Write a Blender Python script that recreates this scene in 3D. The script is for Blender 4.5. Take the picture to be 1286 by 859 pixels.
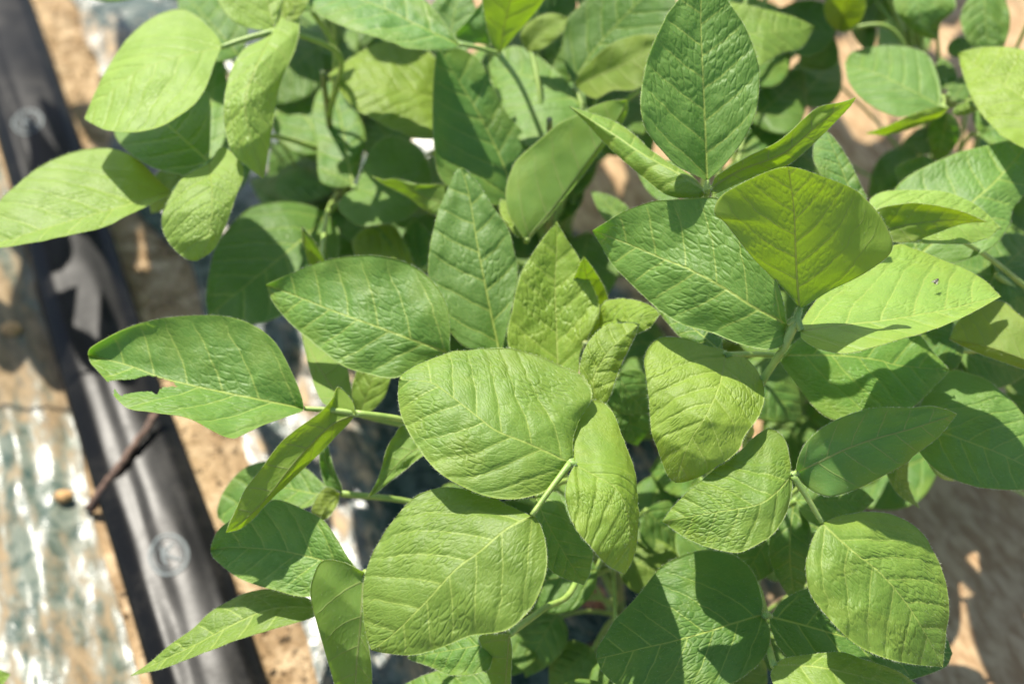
import bpy, math, random
import numpy as np
from mathutils import Vector

random.seed(7)
rng = np.random.default_rng(11)
for o in list(bpy.data.objects):
    bpy.data.objects.remove(o)
scene = bpy.context.scene
COL = scene.collection

# ------------------------------------------------------------------ camera
PITCH = math.radians(48.0)
CAM_H = 1.02
LENS = 50.0
FPX = 1286 * LENS / 36.0
cam_d = bpy.data.cameras.new('camera')
cam_d.lens = LENS
cam_d.sensor_width = 36.0
cam_d.sensor_fit = 'HORIZONTAL'
cam_d.clip_start = 0.01
cam_d.clip_end = 500
cam_d.dof.use_dof = True
cam_d.dof.focus_distance = 0.78
cam_d.dof.aperture_fstop = 4.8
cam = bpy.data.objects.new('camera', cam_d)
COL.objects.link(cam)
cam.location = (0, 0, CAM_H)
cam.rotation_euler = (math.pi / 2 - PITCH, 0, 0)
scene.camera = cam

# ------------------------------------------------------------------ light
SUN_EL = math.radians(53)
SUN_AZ = math.radians(-27)          # clockwise from +Y
S = Vector((math.sin(SUN_AZ) * math.cos(SUN_EL), math.cos(SUN_AZ) * math.cos(SUN_EL), math.sin(SUN_EL)))
world = bpy.data.worlds.new('World')
scene.world = world
world.use_nodes = True
wn = world.node_tree
sky = wn.nodes.new('ShaderNodeTexSky')
sky.sky_type = 'NISHITA'
sky.sun_disc = False
sky.sun_elevation = SUN_EL
sky.sun_rotation = SUN_AZ
bg = wn.nodes['Background']
bg.inputs['Strength'].default_value = 0.125
wn.links.new(sky.outputs['Color'], bg.inputs['Color'])
sun_d = bpy.data.lights.new('sun', 'SUN')
sun_d.energy = 5.0
sun_d.angle = math.radians(0.53)
sun_d.color = (1.0, 0.94, 0.83)
sun = bpy.data.objects.new('sun', sun_d)
COL.objects.link(sun)
sun.rotation_euler = S.to_track_quat('Z', 'Y').to_euler()
scene.view_settings.view_transform = 'Standard'
scene.view_settings.look = 'None'
scene.view_settings.exposure = 0.88
scene.view_settings.gamma = 1.0
scene.view_settings.use_curve_mapping = False
scene.render.engine = 'CYCLES'
scene.cycles.max_bounces = 7
scene.cycles.diffuse_bounces = 4
scene.cycles.glossy_bounces = 2
scene.cycles.transmission_bounces = 4
scene.cycles.transparent_max_bounces = 8

# ------------------------------------------------------------------ helpers
ct, st = math.cos(PITCH), math.sin(PITCH)

def at(px, py, z):
    """where the line of sight through a photo pixel meets the height z"""
    px = np.asarray(px, float); py = np.asarray(py, float); z = np.asarray(z, float)
    cx = (px - 643.0) / FPX
    cy = -(py - 429.5) / FPX
    dx = cx
    dy = ct + cy * st
    dz = -st + cy * ct
    k = (z - CAM_H) / dz
    return np.stack([dx * k, dy * k, CAM_H + dz * k], -1)

def P(px, py, z):
    return Vector(at(px, py, z))

def tag(o, label=None, cat=None, group=None, kind=None):
    if label: o['label'] = label
    if cat: o['category'] = cat
    if group: o['group'] = group
    if kind: o['kind'] = kind
    return o

def mesh_obj(name, verts, faces, mats, parent=None, uv=None, mi=None, smooth=True, uv2=None):
    me = bpy.data.meshes.new(name)
    me.from_pydata([tuple(v) for v in verts], [], [tuple(f) for f in faces])
    for m in (mats if isinstance(mats, (list, tuple)) else [mats]):
        me.materials.append(m)
    if mi is not None:
        me.polygons.foreach_set('material_index', np.asarray(mi, np.int32))
    if smooth:
        me.polygons.foreach_set('use_smooth', np.ones(len(me.polygons), bool))
    if uv is not None:
        l = me.uv_layers.new(name='UVMap')
        vi = np.zeros(len(me.loops), np.int32)
        me.loops.foreach_get('vertex_index', vi)
        l.data.foreach_set('uv', np.asarray(uv, np.float32)[vi].ravel())
    if uv2 is not None:
        l = me.uv_layers.new(name='leaf_plane')
        l.data.foreach_set('uv', np.asarray(uv2, np.float32)[vi].ravel())
    me.update()
    o = bpy.data.objects.new(name, me)
    COL.objects.link(o)
    if parent is not None:
        o.parent = parent
        o.matrix_parent_inverse = parent.matrix_world.inverted() if parent.type != 'EMPTY' else parent_inv(parent)
    return o

def parent_inv(p):
    from mathutils import Matrix
    return Matrix.Translation(-Vector(p.location))

def catmull(pts, n):
    """resample a curve through pts into n points evenly by length"""
    p = np.asarray(pts, float)
    if len(p) < 2: return np.repeat(p, n, 0)
    q = np.vstack([2 * p[0] - p[1], p, 2 * p[-1] - p[-2]])
    out = []
    for i in range(1, len(q) - 2):
        t = np.linspace(0, 1, 14, endpoint=False)[:, None]
        a, b, c, d = q[i - 1], q[i], q[i + 1], q[i + 2]
        out.append(0.5 * ((2 * b) + (-a + c) * t + (2 * a - 5 * b + 4 * c - d) * t ** 2 + (-a + 3 * b - 3 * c + d) * t ** 3))
    out.append(p[-1][None])
    c = np.vstack(out)
    s = np.concatenate([[0], np.cumsum(np.linalg.norm(np.diff(c, axis=0), axis=1))])
    s /= s[-1]
    tt = np.linspace(0, 1, n)
    return np.stack([np.interp(tt, s, c[:, k]) for k in range(c.shape[1])], -1)

def tube(pts, radii, n=24, sides=8, flat=1.0):
    c = catmull(pts, n)
    r = np.interp(np.linspace(0, 1, n), np.linspace(0, 1, len(radii)), radii)
    tg = np.gradient(c, axis=0)
    tg /= np.linalg.norm(tg, axis=1)[:, None] + 1e-9
    ref = np.array([0.31, 0.17, 0.93])
    u = np.cross(tg, ref); u /= np.linalg.norm(u, axis=1)[:, None] + 1e-9
    w = np.cross(tg, u)
    a = np.linspace(0, 2 * np.pi, sides, endpoint=False)
    v = c[:, None] + r[:, None, None] * (np.cos(a)[None, :, None] * u[:, None] + flat * np.sin(a)[None, :, None] * w[:, None])
    v = v.reshape(-1, 3)
    f = []
    for i in range(n - 1):
        for j in range(sides):
            k = (j + 1) % sides
            f.append((i * sides + j, i * sides + k, (i + 1) * sides + k, (i + 1) * sides + j))
    f.append(tuple(range(sides))[::-1])
    f.append(tuple((n - 1) * sides + j for j in range(sides)))
    return v, f, c, r, u, w

def _h(ix, iy, seed):
    n = (ix.astype(np.int64) * 374761393 + iy.astype(np.int64) * 668265263 + seed * 1442695041) & 0xffffffff
    n = ((n ^ (n >> 13)) * 1274126177) & 0xffffffff
    return ((n ^ (n >> 16)) & 0xffff) / 65535.0

def vnoise(x, y, seed=0):
    ix, iy = np.floor(x), np.floor(y)
    fx, fy = x - ix, y - iy
    fx = fx * fx * (3 - 2 * fx); fy = fy * fy * (3 - 2 * fy)
    a = _h(ix, iy, seed); b = _h(ix + 1, iy, seed); c = _h(ix, iy + 1, seed); d = _h(ix + 1, iy + 1, seed)
    return (a * (1 - fx) + b * fx) * (1 - fy) + (c * (1 - fx) + d * fx) * fy

def fbm(x, y, seed=0, oct=4):
    s = 0; amp = 0.5
    for i in range(oct):
        s = s + amp * (vnoise(x, y, seed + i * 17) - 0.5) * 2
        x = x * 2.03; y = y * 2.03; amp *= 0.5
    return s

def ridged(x, y, seed=0, oct=3):
    s = 0; amp = 0.6
    for i in range(oct):
        s = s + amp * (1 - np.abs(vnoise(x, y, seed + i * 31) * 2 - 1)) ** 2
        x = x * 2.1; y = y * 2.1; amp *= 0.5
    return s

# ------------------------------------------------------------------ materials
class NT:
    def __init__(s, name):
        s.m = bpy.data.materials.new(name)
        s.m.use_nodes = True
        s.t = s.m.node_tree
        s.t.nodes.clear()
        s.out = s.t.nodes.new('ShaderNodeOutputMaterial')
    def n(s, typ, **kw):
        x = s.t.nodes.new(typ)
        for k, v in kw.items(): setattr(x, k, v)
        return x
    def put(s, sock, val):
        if hasattr(val, 'is_output') or hasattr(val, 'links'): s.t.links.new(val, sock)
        else: sock.default_value = val
    def math(s, op, a, b=None, c=None, clamp=False):
        x = s.n('ShaderNodeMath', operation=op, use_clamp=clamp)
        s.put(x.inputs[0], a)
        if b is not None: s.put(x.inputs[1], b)
        if c is not None: s.put(x.inputs[2], c)
        return x.outputs[0]
    def sstep(s, x, a, b, lo=0.0, hi=1.0):
        r = s.n('ShaderNodeMapRange', interpolation_type='SMOOTHSTEP')
        s.put(r.inputs[0], x); s.put(r.inputs[1], a); s.put(r.inputs[2], b); s.put(r.inputs[3], lo); s.put(r.inputs[4], hi)
        return r.outputs[0]
    def mix(s, f, a, b, mode='MIX'):
        x = s.n('ShaderNodeMix', data_type='RGBA', blend_type=mode)
        s.put(x.inputs[0], f); s.put(x.inputs[6], a); s.put(x.inputs[7], b)
        return x.outputs[2]
    def noise(s, vec, scale, detail=3, rough=0.55, dist=0.0):
        x = s.n('ShaderNodeTexNoise')
        if vec is not None: s.put(x.inputs['Vector'], vec)
        x.inputs['Scale'].default_value = scale; x.inputs['Detail'].default_value = detail
        x.inputs['Roughness'].default_value = rough; x.inputs['Distortion'].default_value = dist
        return x.outputs['Fac']
    def comb(s, x, y, z=0.0):
        c = s.n('ShaderNodeCombineXYZ')
        s.put(c.inputs[0], x); s.put(c.inputs[1], y); s.put(c.inputs[2], z)
        return c.outputs[0]
    def surf(s, sh):
        s.t.links.new(sh, s.out.inputs['Surface'])

def rgb(r, g, b): return (r, g, b, 1.0)

def leaf_material(name, under=False):
    m = NT(name)
    uvn = m.n('ShaderNodeUVMap', uv_map='UVMap')
    sp = m.n('ShaderNodeSeparateXYZ'); m.put(sp.inputs[0], uvn.outputs[0])
    uv2 = m.n('ShaderNodeUVMap', uv_map='leaf_plane')
    sq = m.n('ShaderNodeSeparateXYZ'); m.put(sq.inputs[0], uv2.outputs[0])
    oi = m.n('ShaderNodeObjectInfo')
    rnd = oi.outputs['Random']
    r10 = m.math('MULTIPLY', rnd, 37.0)
    a0 = m.math('ABSOLUTE', m.math('MULTIPLY_ADD', sp.outputs[0], 2.0, -1.0))
    x0 = sq.outputs[0]; y0 = sq.outputs[1]             # across and along the blade, in blade lengths
    wv = m.noise(m.comb(m.math('ADD', x0, r10), y0, r10), 7.0, 2)
    wv = m.math('MULTIPLY_ADD', wv, 0.05, -0.025)
    a = m.math('ABSOLUTE', x0)
    sg = m.math('SIGN', x0)
    y = m.math('ADD', y0, m.math('MULTIPLY', wv, m.math('MULTIPLY', a, 6.0)))
    orig = m.math('SUBTRACT', y, m.math('MULTIPLY', a, 0.60))
    orig = m.math('SUBTRACT', orig, m.math('MULTIPLY', m.math('MULTIPLY', a, a), 0.85))
    s = m.math('MULTIPLY_ADD', orig, 6.3, m.math('MULTIPLY_ADD', sg, 0.17, m.math('MULTIPLY_ADD', m.math('FRACT', r10), 0.3, 0.30)))
    fr = m.math('FRACT', s)
    dl = m.math('ABSOLUTE', m.math('SUBTRACT', fr, 0.5))           # 0 on a lateral vein .. 0.5 between
    on = m.sstep(orig, -0.05, -0.02)
    wl = m.math('MULTIPLY_ADD', a, -0.055, 0.046)
    latm = m.sstep(dl, m.math('MULTIPLY', wl, 0.3), wl, 1.0, 0.0)
    latm = m.math('MULTIPLY', latm, m.math('MULTIPLY', on, m.sstep(a0, 0.78, 0.95, 1.0, 0.1)))
    wm = m.math('MULTIPLY_ADD', y0, -0.0060, 0.0090)
    midm = m.sstep(a, m.math('MULTIPLY', wm, 0.45), wm, 1.0, 0.0)
    vo = m.n('ShaderNodeTexVoronoi', feature='DISTANCE_TO_EDGE', voronoi_dimensions='2D')
    m.put(vo.inputs['Vector'], m.comb(m.math('MULTIPLY_ADD', s, 2.7, m.math('MULTIPLY_ADD', sg, 25.0, r10)), m.math('MULTIPLY', a, 30.0)))
    vo.inputs['Scale'].default_value = 1.0
    vo.inputs['Randomness'].default_value = 0.9
    d2 = vo.outputs['Distance']
    vo2 = m.n('ShaderNodeTexVoronoi', feature='DISTANCE_TO_EDGE', voronoi_dimensions='2D')
    m.put(vo2.inputs['Vector'], m.comb(m.math('MULTIPLY_ADD', s, 5.0, m.math('MULTIPLY_ADD', sg, 25.0, r10)), m.math('MULTIPLY', a, 42.0)))
    vo2.inputs['Scale'].default_value = 1.0
    d3 = vo2.outputs['Distance']
    netm = m.sstep(d2, 0.01, 0.055, 1.0, 0.0)
    net3 = m.sstep(d3, 0.01, 0.10, 1.0, 0.0)
    # relief
    pil = m.sstep(dl, 0.0, 0.22, 0.0, 1.0)
    pil = m.math('MULTIPLY', pil, on)
    cell = m.sstep(d2, 0.0, 0.28, 0.0, 1.0)
    patch = m.noise(m.comb(m.math('ADD', x0, r10), m.math('MULTIPLY', y0, 0.8), 3.0), 4.5, 2)
    amp = m.math('MULTIPLY', m.sstep(a0, 0.82, 1.0, 1.0, 0.25), m.sstep(patch, 0.38, 0.68, 0.10, 1.45))
    amp = m.math('MULTIPLY', amp, m.sstep(y0, 0.05, 0.45, 0.45, 1.0))
    h = m.math('MULTIPLY', cell, m.math('MULTIPLY', amp, 0.42))
    h = m.math('MULTIPLY_ADD', pil, 0.62, h)
    h = m.math('MULTIPLY_ADD', m.sstep(d3, 0.0, 0.22), 0.10, h)
    h = m.math('MULTIPLY_ADD', midm, -0.15, h)
    if under:
        h = m.math('MULTIPLY', h, -0.35)
        h = m.math('MULTIPLY_ADD', latm, 0.30, h)
        h = m.math('MULTIPLY_ADD', midm, 0.8, h)
    bump = m.n('ShaderNodeBump')
    bump.inputs['Strength'].default_value = 0.72 if not under else 0.55
    bump.inputs['Distance'].default_value = 0.0011
    m.put(bump.inputs['Height'], h)
    # colour
    tc = m.n('ShaderNodeTexCoord')
    mot = m.noise(tc.outputs['Object'], 55.0, 4, 0.6)
    mot2 = m.noise(tc.outputs['Object'], 700.0, 3, 0.65)
    if under:
        c1, c2 = rgb(0.165, 0.300, 0.070), rgb(0.205, 0.340, 0.090)
        vein = rgb(0.42, 0.50, 0.16)
    else:
        c1, c2 = rgb(0.122, 0.228, 0.036), rgb(0.165, 0.285, 0.050)
        vein = rgb(0.42, 0.54, 0.11)
    base = m.mix(m.sstep(mot, 0.3, 0.7), c1, c2)
    base = m.mix(m.sstep(mot2, 0.35, 0.65, 0.0, 0.22), base, rgb(0.25, 0.38, 0.07))
    base = m.mix(1.0, base, oi.outputs['Color'], 'MULTIPLY')
    # age: yellowing that creeps in from the margin on some blades, and a few small specks
    blot = m.noise(m.comb(m.math('ADD', x0, r10), y0, 9.0), 5.0, 3, 0.6)
    yel = m.math('MULTIPLY', m.sstep(m.math('MULTIPLY_ADD', a0, 0.25, blot), 0.52, 0.85), m.sstep(rnd, 0.2, 0.9, 0.05, 0.38))
    base = m.mix(yel, base, rgb(0.30, 0.36, 0.05))
    spk = m.noise(m.comb(m.math('ADD', x0, r10), y0, 5.0), 75.0, 1, 0.4)
    base = m.mix(m.math('MULTIPLY', m.sstep(spk, 0.76, 0.80), 0.6), base, rgb(0.22, 0.17, 0.06))
    hv = m.n('ShaderNodeHueSaturation')
    m.put(hv.inputs['Hue'], m.math('MULTIPLY_ADD', rnd, 0.016, 0.490))
    m.put(hv.inputs['Value'], m.math('MULTIPLY_ADD', m.math('FRACT', r10), 0.18, 0.91))
    m.put(hv.inputs['Color'], base)
    base = hv.outputs['Color']
    vm = m.math('MAXIMUM', m.math('MULTIPLY', latm, 0.66), m.math('MULTIPLY', midm, 0.9))
    vm = m.math('MAXIMUM', vm, m.math('MULTIPLY', netm, 0.20))
    vm = m.math('MAXIMUM', vm, m.math('MULTIPLY', net3, 0.07))
    vm = m.math('MAXIMUM', vm, m.sstep(a0, 0.978, 1.0, 0.0, 0.6))  # pale rim: margin hairs and light through the edge put into colour
    colr = m.mix(vm, base, vein)
    pr = m.n('ShaderNodeBsdfPrincipled')
    m.put(pr.inputs['Base Color'], colr)
    m.put(pr.inputs['Roughness'], m.math('MULTIPLY_ADD', mot2, 0.22, 0.40 if not under else 0.48))
    pr.inputs['Specular IOR Level'].default_value = 0.42 if not under else 0.3
    m.put(pr.inputs['Normal'], bump.outputs[0])
    trc = m.mix(vm, m.mix(1.0, rgb(0.42, 0.62, 0.075), oi.outputs['Color'], 'MULTIPLY'), rgb(0.38, 0.42, 0.06))
    tl = m.n('ShaderNodeBsdfTranslucent')
    m.put(tl.inputs['Color'], trc)
    m.put(tl.inputs['Normal'], bump.outputs[0])
    mx = m.n('ShaderNodeMixShader')
    mx.inputs[0].default_value = 0.46 if not under else 0.56
    m.t.links.new(pr.outputs[0], mx.inputs[1]); m.t.links.new(tl.outputs[0], mx.inputs[2])
    m.surf(mx.outputs[0])
    return m.m

LEAF_UP = leaf_material('leaf_upper_side')
LEAF_LO = leaf_material('leaf_under_side', True)

def hair_material():
    m = NT('plant_hair')
    pr = m.n('ShaderNodeBsdfPrincipled')
    pr.inputs['Base Color'].default_value = rgb(0.62, 0.68, 0.46)
    pr.inputs['Roughness'].default_value = 0.45
    tl = m.n('ShaderNodeBsdfTranslucent'); tl.inputs['Color'].default_value = rgb(0.7, 0.75, 0.5)
    mx = m.n('ShaderNodeMixShader'); mx.inputs[0].default_value = 0.45
    m.t.links.new(pr.outputs[0], mx.inputs[1]); m.t.links.new(tl.outputs[0], mx.inputs[2])
    m.surf(mx.outputs[0])
    return m.m
HAIR = hair_material()

def stalk_material(name, c1, c2):
    m = NT(name)
    tc = m.n('ShaderNodeTexCoord')
    f = m.noise(tc.outputs['Object'], 90, 4)
    pr = m.n('ShaderNodeBsdfPrincipled')
    m.put(pr.inputs['Base Color'], m.mix(m.sstep(f, 0.3, 0.7), rgb(*c1), rgb(*c2)))
    pr.inputs['Roughness'].default_value = 0.5
    pr.inputs['Subsurface Weight'].default_value = 0.15
    pr.inputs['Subsurface Radius'].default_value = (0.002, 0.003, 0.001)
    b = m.n('ShaderNodeBump'); b.inputs['Strength'].default_value = 0.3; b.inputs['Distance'].default_value = 0.0006
    m.put(b.inputs['Height'], m.noise(tc.outputs['Object'], 500, 3))
    m.put(pr.inputs['Normal'], b.outputs[0])
    m.surf(pr.outputs[0])
    return m.m
STALK = stalk_material('petiole_green', (0.20, 0.32, 0.06), (0.30, 0.40, 0.09))
STEM = stalk_material('stem_green_brown', (0.13, 0.20, 0.05), (0.24, 0.24, 0.09))

def soil_material():
    m = NT('sandy_soil')
    geo = m.n('ShaderNodeNewGeometry')
    p = geo.outputs['Position']
    big = m.noise(p, 9, 4)
    med = m.noise(p, 60, 5, 0.65)
    fine = m.noise(p, 600, 4, 0.7)
    c = m.mix(m.sstep(big, 0.35, 0.65), rgb(0.25, 0.165, 0.085), rgb(0.40, 0.28, 0.155))
    c = m.mix(m.sstep(med, 0.42, 0.70), c, rgb(0.55, 0.41, 0.25))
    c = m.mix(m.sstep(fine, 0.34, 0.50, 0.5, 0.0), c, rgb(0.20, 0.13, 0.07))
    vo = m.n('ShaderNodeTexVoronoi'); m.put(vo.inputs['Vector'], p); vo.inputs['Scale'].default_value = 260
    pr = m.n('ShaderNodeBsdfPrincipled')
    m.put(pr.inputs['Base Color'], c)
    pr.inputs['Roughness'].default_value = 0.92
    pr.inputs['Specular IOR Level'].default_value = 0.15
    b = m.n('ShaderNodeBump'); b.inputs['Strength'].default_value = 0.8; b.inputs['Distance'].default_value = 0.0015
    m.put(b.inputs['Height'], m.math('MULTIPLY_ADD', fine, 0.5, med))
    m.put(pr.inputs['Normal'], b.outputs[0])
    m.surf(pr.outputs[0])
    return m.m
SOIL = soil_material()

def film_material(name, plastic_a, plastic_b, dirt_a, dirt_b, d0, d1, alpha):
    m = NT(name)
    uvn = m.n('ShaderNodeUVMap', uv_map='UVMap')
    uv = uvn.outputs[0]
    mp = m.n('ShaderNodeMapping'); m.put(mp.inputs[0], uv); mp.inputs['Scale'].default_value = (1.0, 0.35, 1.0)
    n1 = m.noise(mp.outputs[0], 16, 5, 0.62, 0.6)
    n2 = m.noise(uv, 45, 5, 0.65, 0.8)
    n3 = m.noise(mp.outputs[0], 110, 4, 0.6, 0.4)
    pl = m.mix(m.sstep(n2, 0.36, 0.62), rgb(*plastic_a), rgb(*plastic_b))
    di = m.mix(m.sstep(n3, 0.35, 0.65), rgb(*dirt_a), rgb(*dirt_b))
    sp = m.n('ShaderNodeSeparateXYZ'); m.put(sp.inputs[0], uv)
    grad = m.sstep(sp.outputs[0], 0.36, 0.66, 0.0, 0.30)      # dust has washed over the far side of the sheet
    dm = m.sstep(m.math('ADD', m.math('MULTIPLY_ADD', n3, 0.35, m.math('MULTIPLY', n1, 0.65)), grad), d0, d1)
    pr = m.n('ShaderNodeBsdfPrincipled')
    m.put(pr.inputs['Base Color'], m.mix(dm, pl, di))
    m.put(pr.inputs['Roughness'], m.math('MULTIPLY_ADD', dm, 0.38, 0.24))
    m.put(pr.inputs['Specular IOR Level'], m.math('MULTIPLY_ADD', dm, -0.20, 0.26))
    b = m.n('ShaderNodeBump'); b.inputs['Strength'].default_value = 0.35; b.inputs['Distance'].default_value = 0.003
    m.put(b.inputs['Height'], m.math('MULTIPLY_ADD', n3, 0.5, n2))
    m.put(pr.inputs['Normal'], b.outputs[0])
    m.surf(pr.outputs[0])
    return m.m
FILM_BED = film_material('green_mulch_film', (0.012, 0.030, 0.024), (0.085, 0.11, 0.09), (0.30, 0.185, 0.095), (0.48, 0.335, 0.19), 0.50, 0.66, 1)
FILM_OLD = film_material('dusty_clear_film', (0.045, 0.075, 0.058), (0.17, 0.19, 0.145), (0.17, 0.115, 0.058), (0.29, 0.215, 0.125), 0.41, 0.58, 1)

def hose_material():
    m = NT('black_polythene')
    geo = m.n('ShaderNodeNewGeometry')
    p = geo.outputs['Position']
    n = m.noise(p, 30, 4)
    n2 = m.noise(p, 250, 4, 0.7)
    dust = m.sstep(m.math('MULTIPLY_ADD', n2, 0.4, m.math('MULTIPLY', n, 0.6)), 0.45, 0.75, 0.0, 0.4)
    pr = m.n('ShaderNodeBsdfPrincipled')
    m.put(pr.inputs['Base Color'], m.mix(dust, rgb(0.006, 0.006, 0.006), rgb(0.045, 0.040, 0.033)))
    m.put(pr.inputs['Roughness'], m.math('MULTIPLY_ADD', dust, 0.25, 0.30))
    pr.inputs['Specular IOR Level'].default_value = 0.085
    b = m.n('ShaderNodeBump'); b.inputs['Strength'].default_value = 0.12; b.inputs['Distance'].default_value = 0.002
    m.put(b.inputs['Height'], n)
    m.put(pr.inputs['Normal'], b.outputs[0])
    m.surf(pr.outputs[0])
    return m.m
HOSE = hose_material()

def plain(name, col, rough=0.6, var=0.3, scale=120, alpha=1.0):
    m = NT(name)
    tc = m.n('ShaderNodeTexCoord')
    f = m.noise(tc.outputs['Object'], scale, 4)
    pr = m.n('ShaderNodeBsdfPrincipled')
    lo = rgb(*(c * (1 - var) for c in col)); hi = rgb(*(min(1, c * (1 + var)) for c in col))
    m.put(pr.inputs['Base Color'], m.mix(m.sstep(f, 0.3, 0.7), lo, hi))
    pr.inputs['Roughness'].default_value = rough
    pr.inputs['Alpha'].default_value = alpha
    b = m.n('ShaderNodeBump'); b.inputs['Strength'].default_value = 0.4; b.inputs['Distance'].default_value = 0.001
    m.put(b.inputs['Height'], f); m.put(pr.inputs['Normal'], b.outputs[0])
    m.surf(pr.outputs[0])
    return m.m
PRINT = plain('pale_print', (0.085, 0.105, 0.105), 0.6, 0.35, 300)
TWIG = plain('dry_twig_bark', (0.13, 0.075, 0.05), 0.75, 0.4, 200)
DRY = plain('dry_leaf_rust', (0.26, 0.09, 0.035), 0.7, 0.4, 150)
STONE = plain('ochre_stone', (0.42, 0.24, 0.09), 0.8, 0.35, 150)
FLYB = plain('fly_body', (0.05, 0.035, 0.025), 0.4, 0.4, 900)
FLYW = plain('fly_wing', (0.30, 0.27, 0.22), 0.25, 0.2, 900, 0.45)

# ------------------------------------------------------------------ ground
hc = [P(33, 134, 0.012), P(120, 395, 0.012), P(172, 570, 0.012), P(263, 859, 0.012)]
T = np.array((hc[0] - hc[3]).normalized()); T[2] = 0; T /= np.linalg.norm(T)      # along the hose, away from the camera
N = np.array([T[1], -T[0], 0.0])                                                  # to the right of it
O = np.array((hc[1] + hc[2]) / 2); O[2] = 0

def axis(lo, hi, step, far, k=1.35):
    a = list(np.arange(lo, hi, step)); s = step
    l = [a[0]]; 
    while l[-1] > -far: s *= k; l.append(l[-1] - s)
    s = step; r = [a[-1]]
    while r[-1] < far: s *= k; r.append(r[-1] + s)
    return np.array(l[:0:-1] + a + r[1:])

def grid_faces(nx, ny):
    i, j = np.meshgrid(np.arange(nx - 1), np.arange(ny - 1), indexing='ij')
    a = (i * ny + j).ravel()
    return np.stack([a, a + ny, a + ny + 1, a + 1], -1)

gx = axis(-0.75, 0.8, 0.005, 80); gy = axis(0.45, 1.9, 0.005, 80)
X, Y = np.meshgrid(gx, gy, indexing='ij')
near = np.exp(-np.maximum(0, np.hypot(X, Y - 1.1) - 1.2) * 0.8)
def soil_h(X, Y):
    return 0.006 * fbm(X * 9, Y * 9, 3, 3) + 0.0024 * fbm(X * 45, Y * 45, 5, 3)
Z = soil_h(X, Y) * near - 0.006
ground = mesh_obj('ground', np.stack([X, Y, Z], -1).reshape(-1, 3), grid_faces(len(gx), len(gy)), SOIL)
tag(ground, 'bare sandy tan soil under the whole bed', 'ground', kind='structure')

# soil crumbs lying on it
def crumbs():
    ico_v = np.array([[1, 0, 0], [-1, 0, 0], [0, 1, 0], [0, -1, 0], [0, 0, 1], [0, 0, -1]], float)
    ico_f = [(0, 2, 4), (2, 1, 4), (1, 3, 4), (3, 0, 4), (2, 0, 5), (1, 2, 5), (3, 1, 5), (0, 3, 5)]
    V, F = [], []
    n = 0
    for k in range(12000):
        side = random.random()
        if side < 0.72:
            d = random.uniform(0.035, 0.12)
        elif side < 0.8:
            d = random.uniform(-0.075, -0.04)
        else:
            d = random.uniform(0.1, 0.95)
        c = O + T * random.uniform(-0.5, 0.75) + N * d
        r = 0.0006 + 0.0012 * random.random() ** 2 + (0.0035 * random.random() if random.random() < .05 else 0)
        z = float(soil_h(np.array([c[0]]), np.array([c[1]]))[0]) - 0.006 + r * 0.25
        j = 1 + 0.35 * (rng.random((6, 1)) - 0.5) * 2
        th = random.random() * 6.28
        R = np.array([[math.cos(th), -math.sin(th), 0], [math.sin(th), math.cos(th), 0], [0, 0, 1]])
        V.append((ico_v * j * np.array([1, 0.85, 0.7])) @ R.T * r + np.array([c[0], c[1], z]))
        F += [tuple(i + n for i in f) for f in ico_f]
        n += 6
    return np.vstack(V), F
cv, cf = crumbs()
o = mesh_obj('soil_crumbs', cv, cf, SOIL, smooth=False)
tag(o, 'loose crumbs of sandy soil scattered beside the hose', 'soil', kind='stuff')

# films
def film(name, n_lo, n_hi, edge_side, mat, hfun, label, cat, holes=(), zoff=0.004):
    ts = np.concatenate([np.arange(-1.2, -0.62, 0.03), np.arange(-0.62, 0.95, 0.006), np.arange(0.95, 2.0, 0.03)])
    ns = np.linspace(0, 1, 150) ** (1.0) 
    A, B = np.meshgrid(ns, ts, indexing='ij')
    wig = (0.045 if edge_side > 0 else 0.022) * fbm(B * 7, B * 0 + 1.3, 9 if edge_side > 0 else 21, 3)
    lo = n_lo + (wig if edge_side > 0 else 0)
    hi = n_hi + (wig * 0.45 if edge_side < 0 else 0)
    D = lo + (hi - lo) * A
    z, dn, dt = hfun(D, B)
    edge = np.minimum(A, 1 - A)
    z = z * np.clip(edge * 14, 0.12, 1)
    pos = O + (B + dt)[..., None] * T + (D + dn)[..., None] * N
    base = soil_h(pos[..., 0], pos[..., 1]) * 0.7 - 0.006
    pos[..., 2] = np.maximum(base + zoff + z, base + 0.0015)
    F = grid_faces(len(ns), len(ts))
    if len(holes):
        cen = pos.reshape(-1, 3)[F].mean(1)
        keep = np.ones(len(F), bool)
        for hx, hy, hr in holes:
            rr = np.hypot(cen[:, 0] - hx, cen[:, 1] - hy)
            keep &= rr > hr * (0.8 + 0.5 * vnoise(cen[:, 0] * 60, cen[:, 1] * 60, 4))
        F = F[keep]
    o = mesh_obj(name, pos.reshape(-1, 3), F, mat, uv=np.stack([D, B], -1).reshape(-1, 2))
    return tag(o, label, cat)

def h_bed(D, B):
    w1 = ridged(D * 22 + 2.0 * fbm(D * 6, B * 6, 8, 2), B * 5, 12, 2)
    w2 = ridged(D * 40, B * 55 + 1.5 * fbm(D * 10, B * 10, 2, 2), 33, 2)
    return 0.006 + 0.011 * w1 + 0.0014 * w2 + 0.008 * fbm(D * 4, B * 4, 77, 2), 0.004 * fbm(D * 20, B * 20, 5, 2), 0.004 * fbm(D * 20, B * 20, 15, 2)

def h_old(D, B):
    w1 = ridged(D * 30 + 1.6 * fbm(D * 5, B * 2, 8, 2), B * 2.2, 52, 2)
    w2 = ridged(D * 60 - B * 12, B * 9 + D * 14, 63, 2)
    return 0.004 + 0.011 * w1 + 0.0035 * w2, 0.003 * fbm(D * 20, B * 20, 6, 2), 0.003 * fbm(D * 20, B * 20, 16, 2)

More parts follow.
